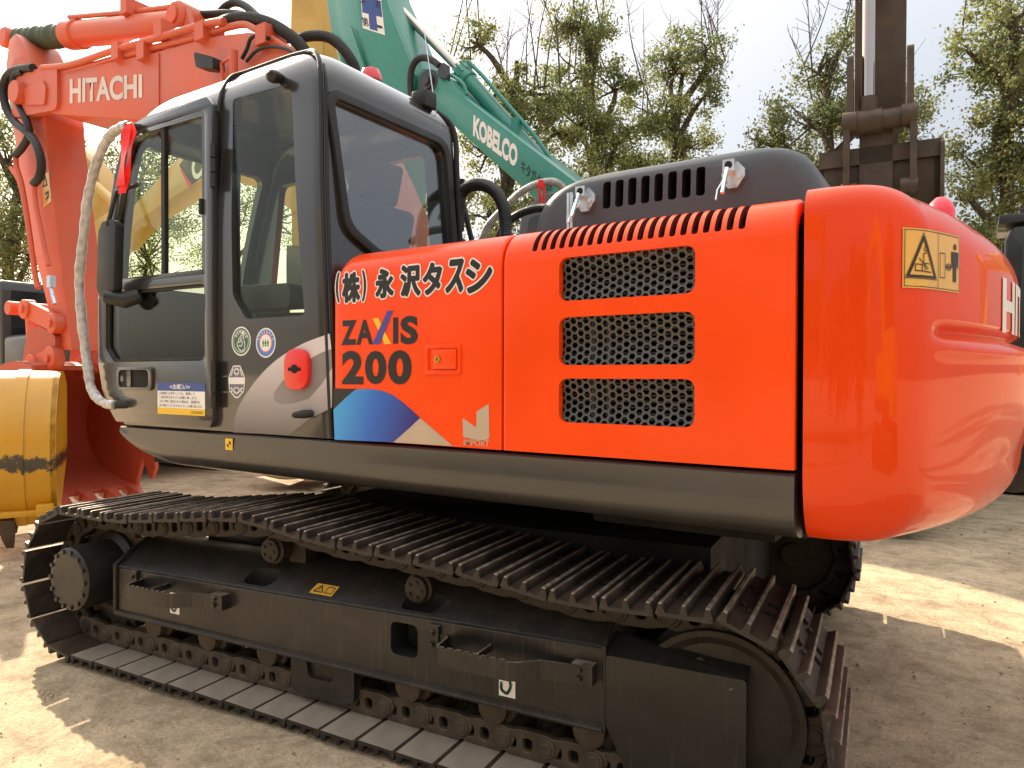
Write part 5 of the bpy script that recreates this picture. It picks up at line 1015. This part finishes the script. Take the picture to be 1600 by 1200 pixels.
mb = MB(); p0, p1, p2 = at(186, 325, Y=KY0-.05), at(150, 290, Y=KY0-.05), at(122, 246, Y=KY0-.05); mb.cyl(tuple(p0), tuple(p1), .13, n=20, bev=.02); ac = wpart(mb, 'bucket_cylinder', 'catyellow', CE_, ka); wpart(MB().cyl(tuple(p1), tuple(p2), .06), 'cylinder_rod', 'chrome', CE_, ac)
q_ = at(145, 560, Y=8.7); kp = spline([(q_[0]+x_, q_[2]+z_) for x_, z_ in ((.5, .1), (-.1, .15), (-.65, -.2), (-.75, -.8), (-.3, -1.3), (.3, -1.4))], 4); o = bucket('bucket', CE_, kp, 8.1, 9.25, 'browndark', 5, 'browndark', sidecut=kp+[(q_[0]+.6, q_[2]-.6)]); o.data.transform(inv(CE_))
for c in o.children: c.data.transform(inv(CE_))

# machines facing us, arm hanging in front of a boom that runs straight back
def facing(label, px, D, body, cabm, px2m, bz, bm, rodmat, zoff=0., w=.27):
    A = at(px, 588, D=D); dv = np.array([A[0]-CP[0], A[1]-CP[1]]); dv = dv/np.linalg.norm(dv); bx = A[:2]+dv*6.4
    e = machine(label, bx[0], bx[1], math.atan2(dv[1], dv[0]), body, cabm, tail=2.4)
    zt = 6.9+zoff
    bo_ = MB().prism(spline([(-.5, 1.75), (-1.6, 3.6), (-3.0, 5.2+zoff*.7), (-6.0, zt-.15)], 5)+spline([(-6.1, zt+.2), (-4.0, 6.6+zoff*.8), (-2.3, 5.6+zoff*.6), (-1.0, 3.9), (.1, 2.1)], 5), -.26, .26).build('boom', body, e, bevel=.015)
    ar = MB().prism([(-6.1, bz+.25), (-6.62, bz+.3), (-6.68, zt-.6), (-6.5, zt+.9), (-6.1, zt+.8), (-5.85, zt-.2), (-5.95, zt-1.4)], -w, w).build('arm', bm, e, bevel=.012)
    return e, bo_, ar
DE, db, da = facing('dark brown excavator behind the counterweight with raised arm and hanging bucket', 1371, 7.5, 'browndark', 'darkmach', 148, 3.9, 'browndark', 'chrome', w=.235)
mb = MB(); mb.tube2([((-6.86, .10, 5.38), .115), ((-6.86, .10, 6.6), .115), ((-6.82, .1, 7.2), .115)], 26); mb.tube2([((-6.86, .10, 5.36), .14), ((-6.86, .10, 5.5), .14)], 26)
for k in range(10): a = 2*math.pi*k/10; mb.cyl((-6.86+.125*math.cos(a), .1+.125*math.sin(a), 5.345), (-6.86+.125*math.cos(a), .1+.125*math.sin(a), 5.37), .016, n=6)
cy = mb.build('bucket_cylinder', 'darkmach', da); MB().cyl((-6.86, .10, 4.3), (-6.86, .10, 5.4), .062, n=24).build('cylinder_rod', 'chrome', cy)
mb = MB(); mb.cyl((-6.86, .10, 4.32), (-6.86, .10, 4.05), .085, n=20); mb.cyl((-6.86, -.02, 4.08), (-6.86, .24, 4.08), .12, n=24)
mb.cyl((-6.86, -.26, 4.08), (-6.86, .30, 4.08), .10, n=22)
for yy in (.235, -.295):
    mb.prism(rpoly([(-6.93, 4.75), (-6.76, 4.8), (-6.74, 3.98), (-6.95, 3.98)], .06), yy, yy+.06); mb.prism(rpoly([(-6.98, 4.15), (-6.78, 4.15), (-6.70, 3.3), (-6.92, 3.3)], .06), yy-.03*(1 if yy < 0 else -1), yy-.03*(1 if yy < 0 else -1)+.06)
    mb.cyl((-6.9, yy-.03, 4.08), (-6.9, yy+.1, 4.08), .11, n=20); mb.cyl((-6.85, yy-.04, 3.4), (-6.85, yy+.11, 3.4), .09, n=20)
mb.box((-6.8, -.12, 3.4), (-6.7, .18, 4.0)); mb.build('bucket_linkage', 'browndark', da, 30)
dp = spline([(-6.2, 3.80), (-6.55, 3.86), (-6.72, 3.80), (-6.76, 3.6), (-6.70, 3.3), (-6.5, 3.18), (-6.15, 3.1), (-5.75, 3.14)], 4)
dbk = bucket('bucket', DE, dp, -.52, .55, 'browndark', 5, 'browndark', sidecut=dp+[(-5.75, 3.5)])
MB().box((-6.80, -.535, 3.68), (-6.70, .555, 3.85)).prism(rpoly([(-6.85, 3.1), (-6.86, 3.80), (-6.6, 3.92), (-6.3, 3.86), (-6.4, 3.1)], .03), -.56, -.525).build('bucket_rim', 'browndark', dbk)
BE, bb_, ba_ = facing('ochre excavator further back, pale arm showing beside the teal arm', 494, 15.5, 'catyellow', 'darkmach', 90, 4.0, 'catyellow', 'chrome', zoff=3.2, w=.5)
kp = spline([(-6.15, 4.2), (-6.6, 4.3), (-6.85, 3.8), (-6.6, 3.2), (-6.1, 3.0), (-5.8, 3.1)], 4); bucket('bucket', BE, kp, -.6, .6, 'browndark', 4, 'browndark', sidecut=kp+[(-5.8, 3.6)])
p = [(-6.75, 6.0), (-6.75, 7.4), (-6.60, 8.0)]; MB().prism([(-6.72, 5.0), (-6.75, 8.6), (-6.6, 9.6), (-6.55, 5.0)], -.15, .52).build('arm_plate', 'catyellow', ba_, bevel=.03)
# yellow machine at the right edge, dark cab nearest
RE = machine('yellow excavator at the right edge with a dark cab beyond the counterweight', 2.62, 10.9, math.pi, 'bucketyellow', 'darkmach', cabside=1, tail=2.3, sc=1.2)
rb = MB().prism(spline([(-.3, 1.9), (-1.2, 3.0), (-2.6, 3.6), (-5.2, 3.3)], 5)+spline([(-5.2, 2.95), (-2.6, 3.05), (-1.3, 2.3), (-.6, 1.7)], 5), -.25, .25).build('boom', 'bucketyellow', RE, bevel=.02); MB().cyl((-1.5, 0, 3.5), (-3.9, 0, 3.85), .11, n=20, bev=.02).build('arm_cylinder', 'bucketyellow', rb)
MB().prism([(-4.9, 3.8), (-5.5, 3.5), (-5.7, 1.2), (-5.4, 1.2)], -.2, .2).build('arm', 'bucketyellow', RE, bevel=.02)
MB().box((-1.75, .30, 2.98), (-.0, 1.34, 3.08)).box((-1.6, .4, 3.08), (-.2, 1.2, 3.16)).build('roof_guard', 'darkmach', RE, bevel=.02)
# dark machine at the left edge
LE = machine('black excavator beyond the orange arm at the left edge', -9.75, 3.9, 0, 'darkmach', 'darkmach', tail=2.2)
lb = MB().prism(spline([(-.3, 1.8), (-1.4, 2.25), (-3.0, 2.3), (-5.6, 1.9)], 5)+spline([(-5.6, 1.55), (-3.0, 1.9), (-1.7, 1.8), (-.6, 1.4)], 5), -.2, .3).build('boom', 'darkmach', LE, bevel=.02); MB().prism([(-5.2, 2.1), (-5.8, 1.9), (-6.6, .3), (-6.3, .2)], -.15, .25).build('arm', 'darkmach', LE, bevel=.02)
# machines behind the camera, mirrored in the paint and the glass
for lab, x, y, rot in (('yellow excavator facing the orange one across the yard', -4.5, -8.5, R(170)), ('yellow excavator parked behind the counterweight side', 10.5, -4.5, R(100))):
    e = machine(lab, x, y, rot, 'bucketyellow', 'darkmach'); MB().prism(spline([(-.3, 1.9), (-1.4, 4.0), (-2.8, 4.9), (-5.6, 4.3)], 5)+spline([(-5.6, 3.9), (-2.9, 4.2), (-1.7, 3.2), (-.6, 1.7)], 5), -.25, .3).build('boom', 'bucketyellow', e, bevel=.02); MB().prism([(-5.2, 5.0), (-5.9, 4.4), (-5.6, 1.3), (-5.3, 1.3)], -.15, .25).build('arm', 'bucketyellow', e, bevel=.02)

# ------------------------------------------------------------------ yellow bucket standing at the left edge
YB = mat('scuffed_yellow_paint', (.66, .34, .012), .4, coat=.4, coat_r=.15, var=.1, vs=2)
t_ = YB.node_tree; b_ = t_.nodes['Principled BSDF']; src = b_.inputs['Base Color'].links[0].from_socket; N, L = t_.nodes.new, t_.links.new
tc = N('ShaderNodeTexCoord'); sp = N('ShaderNodeSeparateXYZ'); L(tc.outputs['Object'], sp.inputs[0]); nz = N('ShaderNodeTexNoise'); nz.inputs['Scale'].default_value = 7; nz.inputs['Detail'].default_value = 9; nz.inputs['Roughness'].default_value = .75; L(tc.outputs['Object'], nz.inputs['Vector'])
m1 = N('ShaderNodeMath'); m1.operation = 'SUBTRACT'; L(sp.outputs[2], m1.inputs[0]); m1.inputs[1].default_value = .80; m2 = N('ShaderNodeMath'); m2.operation = 'ABSOLUTE'; L(m1.outputs[0], m2.inputs[0])
m3 = N('ShaderNodeMapRange'); L(m2.outputs[0], m3.inputs[0]); m3.inputs[1].default_value = 0; m3.inputs[2].default_value = .17; m3.inputs[3].default_value = .32; m3.inputs[4].default_value = -.12
m4 = N('ShaderNodeMath'); m4.operation = 'ADD'; L(m3.outputs[0], m4.inputs[0]); L(nz.outputs[0], m4.inputs[1]); m5 = N('ShaderNodeMapRange'); L(m4.outputs[0], m5.inputs[0]); m5.inputs[1].default_value = .66; m5.inputs[2].default_value = .72
mx = N('ShaderNodeMix'); mx.data_type = 'RGBA'; L(m5.outputs[0], mx.inputs[0]); L(src, mx.inputs[6]); mx.inputs[7].default_value = (.035, .028, .02, 1); L(mx.outputs[2], b_.inputs['Base Color'])
ybx = spline([(.75, 1.44), (.45, 1.56), (.12, 1.5), (-.1, 1.2), (-.15, .9), (-.12, .62), (-.03, .42), (.06, .27)], 5)
yb = empty('excavator_bucket', (-4.17, .77, 0), 'yellow excavator bucket with black scuff band standing at the left edge', 'bucket')
# local x points away from the camera, local y to the left of the picture
yb.rotation_euler = (0, 0, YAW+R(90+27))
o = bucket('bucket_shell', yb, ybx, .0, 1.3, YB, 5, 'browndark', sidecut=ybx+[(.75, .8)])
mb = MB()
for yy in (.22, .85): mb.prism(inset_open(ybx, -.012)+ybx[::-1], yy, yy+.09)
mb.build('wear_strip', YB, o, 30); mb = MB(); mb.box((-.10, -.03, .36), (.02, 1.33, .41)); mb.box((-.14, .02, .36), (-.02, .14, .46)); mb.build('cutting_edge', YB, o, bevel=.01)
mb = MB()
for yy in (.55, 1.0): mb.prism(rpoly([(.1, 1.48), (.15, 1.85), (.35, 1.95), (.6, 1.85), (.7, 1.5)], .08), yy, yy+.06)
mb.build('mounting_ear', YB, o)

# ------------------------------------------------------------------ red ribbons
def ribbon(name, label, strips, m):
    mb = MB()
    for P_, w_ in strips:
        Pn = spline(P_, 5); Rg = []
        for i, p_ in enumerate(Pn):
            ang = .22*math.sin(i*.35); dx, dy = w_*math.cos(ang)*.5, w_*math.sin(ang)*.5; Rg.append([(p_[0]-dx, p_[1]-dy, p_[2]), (p_[0]+dx, p_[1]+dy, p_[2]), (p_[0]+dx, p_[1]+dy+.003, p_[2]), (p_[0]-dx, p_[1]-dy+.003, p_[2])])
        mb.rings(Rg)
    o = mb.build(name, m, None, 60); return tag(o, label, 'ribbon')
M['ribbon'] = mat('red_ribbon_satin', (.85, .015, .012), .4, var=.15, vs=20)
ribbon('red_ribbon', 'long red ribbon tied at the top corner of the cab door', [([tuple(at(a, b, Y=-.10)) for a, b in ((203, 196), (206, 208), (203, 225), (201, 250), (197, 275), (190, 302))], .06), ([tuple(at(a, b, Y=-.115)) for a, b in ((199, 196), (196, 210), (194, 235), (190, 262), (188, 290))], .07), ([tuple(at(a, b, Y=-.08)) for a, b in ((194, 198), (200, 192), (207, 200))], .05)], 'ribbon')
ribbon('red_ribbon', 'small red ribbon on the plastic wrapped rail behind the cab', [([tuple(at(a, b, Y=1.42)) for a, b in ((843, 281), (842, 295), (844, 310), (847, 322))], .016), ([tuple(at(a, b, Y=1.41)) for a, b in ((846, 281), (850, 296), (849, 310), (851, 319))], .014), ([tuple(at(a, b, Y=1.415)) for a, b in ((843, 281), (845, 288), (847, 293))], .022)], 'ribbon')

# ------------------------------------------------------------------ trees
def leaf_mat(name, c0, c1, c2):
    m = bpy.data.materials.new(name); m.use_nodes = True; t = m.node_tree; L = t.links.new; N = t.nodes.new; b = t.nodes['Principled BSDF']; o = t.nodes['Material Output']
    tc = N('ShaderNodeTexCoord'); nz = N('ShaderNodeTexNoise'); nz.inputs['Scale'].default_value = 1.1; nz.inputs['Detail'].default_value = 2; L(tc.outputs['Object'], nz.inputs['Vector'])
    at_ = N('ShaderNodeAttribute'); at_.attribute_name = 'rnd'; a = N('ShaderNodeMath'); a.operation = 'MULTIPLY_ADD'; L(at_.outputs['Fac'], a.inputs[0]); a.inputs[1].default_value = .55; L(nz.outputs[0], a.inputs[2])
    r = N('ShaderNodeValToRGB'); L(a.outputs[0], r.inputs[0]); e = r.color_ramp.elements; e[0].position = .45; e[0].color = (*c0, 1); e[1].position = 1.05; e[1].color = (*c2, 1); q = e.new(.75); q.color = (*c1, 1)
    L(r.outputs[0], b.inputs['Base Color']); b.inputs['Roughness'].default_value = .55; tr = N('ShaderNodeBsdfTranslucent'); L(r.outputs[0], tr.inputs[0])
    mx = N('ShaderNodeMixShader'); mx.inputs[0].default_value = .5; L(b.outputs[0], mx.inputs[1]); L(tr.outputs[0], mx.inputs[2]); L(mx.outputs[0], o.inputs[0]); return m
M['leaf_a'] = leaf_mat('olive_leaves', (.10, .14, .05), (.19, .225, .08), (.31, .30, .11)); M['leaf_b'] = leaf_mat('dark_leaves', (.08, .115, .05), (.15, .185, .075), (.25, .25, .10))
M['bark'] = mat('tree_bark', (.07, .055, .042), .9, var=.3, vs=8, bump=.6, bs=20)
def tree(label, x, y, H, crown, m, seed, nleaf=9000, leaf=.11, base=2.5, twigs=10, group='trees behind the machines', lean_=0., dens=1.):
    """crown: list of (dx, z, radius) lobes"""
    rg = np.random.default_rng(seed); rs = random.Random(seed); e = empty('tree', (x, y, 0), label, 'tree', group)
    mb = MB(); ends = []
    tr = [(lean_*q_**2*2+.25*math.sin(q_*5+seed)*q_, .2*math.cos(q_*4+seed)*q_, H*q_*.93) for q_ in np.linspace(0, 1, 12)]
    mb.tube(tr, [.24*(1-.85*q_)*(H/10)+.02 for q_ in np.linspace(0, 1, 12)], 10)
    def at_h(z): return [np.interp(z, [p_[2] for p_ in tr], [p_[i] for p_ in tr]) for i in (0, 1)]
    leaves = []
    def clump(c, r, n): leaves.append(np.array(c)+rg.normal(0, 1, (n, 3))*np.array([r, r, r*.75]))
    tot = sum(c[2]**2 for c in crown)
    for dx, z, r in crown:
        h0 = max(base, z-r*1.1-.6); p0 = at_h(min(h0, H*.9)); c = np.array([dx, rs.uniform(-.6, .6)*r, z])
        mid = (np.array([*p0, h0])*.45+c*.55)+np.array([rs.uniform(-.3, .3), rs.uniform(-.3, .3), .15]); mb.tube(spline([(*p0, h0), tuple(mid), tuple(c)], 4), [.10*(1-.08*k) for k in range(9)], 7)
        nb = max(6, int(13*r)); nl = int(nleaf*r*r/tot/nb)
        for k in range(nb):
            v = rg.normal(0, 1, 3); v /= np.linalg.norm(v); q_ = c+v*r*rs.uniform(.45, 1.0)*np.array([1, 1, .9]); s = c+(mid-c)*rs.uniform(0, .5)
            mb.tube(spline([tuple(s), tuple((s+q_)/2+rg.normal(0, .12*r, 3)), tuple(q_)], 3), [.035, .03, .026, .02, .016, .012, .008], 5)
            for _ in range(3): clump(q_+rg.normal(0, .22, 3)*r*.6, rs.uniform(.10, .26)*min(1.3, .5+.4*r), int(nl*rs.uniform(.5, 1.3)/3)+3)
    top = [c for c in crown if c[1]+c[2] > max(c_[1]+c_[2] for c_ in crown)-1.6]
    for k in range(twigs):                                   # bare twigs reaching out of the crown
        dx, z, r = rs.choice(top); p_ = np.array([dx+rs.uniform(-.8, .8)*r, rs.uniform(-.5, .5)*r, z+r*.4]); v = np.array([rs.uniform(-.4, .4), rs.uniform(-.3, .3), 1.]); Lt = rs.uniform(.8, 2.4)
        q_ = p_+v*Lt; mb.tube(spline([tuple(p_-v*.5), tuple(p_+v*Lt*.4+rg.normal(0, .06, 3)), tuple(q_)], 4), [.022, .02, .018, .016, .014, .012, .010, .008, .005], 5)
        for _ in range(8):
            s = p_+v*Lt*rs.uniform(.2, .9); w_ = s+np.array([rs.uniform(-.5, .5), rs.uniform(-.4, .4), rs.uniform(.2, .7)]); mb.tube([tuple(s), tuple((s+w_)/2+rg.normal(0, .03, 3)), tuple(w_)], [.008, .006, .004], 4)
    mb.build('trunk', 'bark', e, 40)
    C_ = np.concatenate(leaves); n = len(C_); a = rg.normal(0, 1, (n, 3)); a /= np.linalg.norm(a, axis=1, keepdims=True); b = np.cross(a, rg.normal(0, 1, (n, 3))); b /= np.linalg.norm(b, axis=1, keepdims=True)
    ls = leaf*rg.uniform(.6, 1.3, (n, 1)); w_ = ls*.32
    V = np.stack([C_-a*ls*.5, C_+b*w_-a*ls*.05, C_+a*ls*.5, C_-b*w_-a*ls*.05], 1).reshape(-1, 3)
    me = bpy.data.meshes.new('crown'); me.vertices.add(4*n); me.vertices.foreach_set('co', V.ravel()); me.loops.add(4*n); me.loops.foreach_set('vertex_index', np.arange(4*n)); me.polygons.add(n); me.polygons.foreach_set('loop_start', np.arange(n)*4); me.polygons.foreach_set('loop_total', np.full(n, 4))
    me.update(); me.validate(); at_ = me.attributes.new('rnd', 'FLOAT', 'FACE'); at_.data.foreach_set('value', rg.random(n).astype(np.float32)); link('crown', me, m, e, 0); return e
def ptree(label, px, D, lobes, m, seed, **k):                # lobes given as picture offsets at distance D: (px, py, radius px)
    p = at(px, 588, D=D); s = D/FPX; cr = [((a-px)*s, 1.52+(588-b)*s, r*s) for a, b, r in lobes]; H = max(z+r*.6 for _, z, r in cr)
    e = tree(label, p[0], p[1], H, cr, m, seed, **k); e.rotation_euler = (0, 0, YAW); return e
ptree('olive tree with bare top twigs just right of the teal boom', 790, 17, [(735, 70, 36), (770, 150, 60), (840, 130, 55), (810, 220, 60), (745, 230, 45), (760, 330, 70), (850, 300, 70), (700, 340, 60), (870, 200, 40)], 'leaf_a', 3, nleaf=28210, leaf=.078, twigs=14)
ptree('tall tree with a pale thin trunk between the teal boom and the grey cover', 920, 18, [(925, 40, 45), (905, 110, 55), (960, 130, 50), (900, 200, 62), (960, 220, 60), (930, 300, 85), (1000, 280, 60), (880, 40, 30)], 'leaf_a', 5, nleaf=29295, leaf=.078, twigs=14)
ptree('tree with forked bare twigs above the slotted grey cover', 1060, 18.5, [(1095, 90, 38), (1050, 110, 48), (1100, 150, 36), (1030, 180, 55), (1080, 210, 45), (1020, 260, 60), (1070, 290, 60)], 'leaf_a', 8, nleaf=22785, leaf=.078, twigs=14)
ptree('rounded dark tree partly behind the hanging brown bucket', 1300, 17.5, [(1270, 110, 45), (1300, 150, 60), (1250, 190, 55), (1200, 205, 40), (1320, 60, 30), (1340, 200, 70), (1250, 250, 60), (1420, 170, 38), (1390, 230, 60), (1180, 215, 25), (1300, 300, 90)], 'leaf_b', 13, nleaf=29295, leaf=.078, twigs=8)
ptree('large leafy tree with a thick dark trunk at the right edge', 1580, 14.5, [(1560, 40, 70), (1520, 90, 45), (1600, 120, 75), (1560, 170, 50), (1540, 260, 55), (1600, 240, 70), (1560, 320, 60), (1500, 300, 30), (1640, 60, 90), (1660, 250, 90), (1530, 375, 50), (1620, 380, 60)], 'leaf_a', 21, nleaf=32550, leaf=.078, twigs=7, base=4.)
ptree('backlit tree behind the orange arm at the left edge', 20, 20, [(10, 250, 50), (30, 320, 60), (-30, 200, 60), (20, 400, 70), (-40, 330, 80), (60, 390, 50)], 'leaf_a', 34, nleaf=23870, leaf=.078, twigs=6)
ptree('backlit tree between the orange arm and the cab', 180, 24, [(150, 240, 60), (210, 260, 70), (190, 330, 80), (250, 330, 70), (130, 380, 70), (240, 400, 80)], 'leaf_a', 41, nleaf=26040, leaf=.078, twigs=6)
ptree('backlit tree seen through the cab door', 330, 27, [(300, 260, 70), (370, 250, 70), (340, 330, 90), (420, 330, 80)], 'leaf_b', 55, nleaf=17360, leaf=.078, twigs=4)
# low shrubs closing the far side of the yard
def hedge(label, px, D, seed, w_=3.5, h=2.1):
    p = at(px, 588, D=D); e = tree(label, p[0], p[1], h, [(random.Random(seed+k).uniform(-w_, w_), random.Random(seed*3+k).uniform(.7, h-.8), random.Random(seed*7+k).uniform(.7, 1.1)) for k in range(9)], 'leaf_b', seed, nleaf=9000, leaf=.22, twigs=0, base=.2, group='bushes along the back of the yard'); e.name = 'bush'; e['category'] = 'bush'; e.rotation_euler = (0, 0, YAW); return e
for k, px in enumerate((-150, 120, 420, 700, 980, 1280, 1560, 1850)): hedge('dense dark bush in the row along the back of the yard', px, 24+2*(k % 2), 60+k)
for k, (x, y, h) in enumerate(((-9, -15, 4.5), (-2.5, -17, 5), (4.5, -16, 4.5), (11, -14, 5), (17, -7, 5.5))):  # added out of view to darken reflections in glass and paint
    tree('unseen tree added behind the camera to darken reflections', x, y, h, [(random.Random(k*9+j).uniform(-2.6, 2.6), random.Random(k*5+j).uniform(1.5, h-1), 1.5) for j in range(9)], 'leaf_b', 80+k, nleaf=7000, leaf=.3, twigs=0, group='trees added behind the camera')
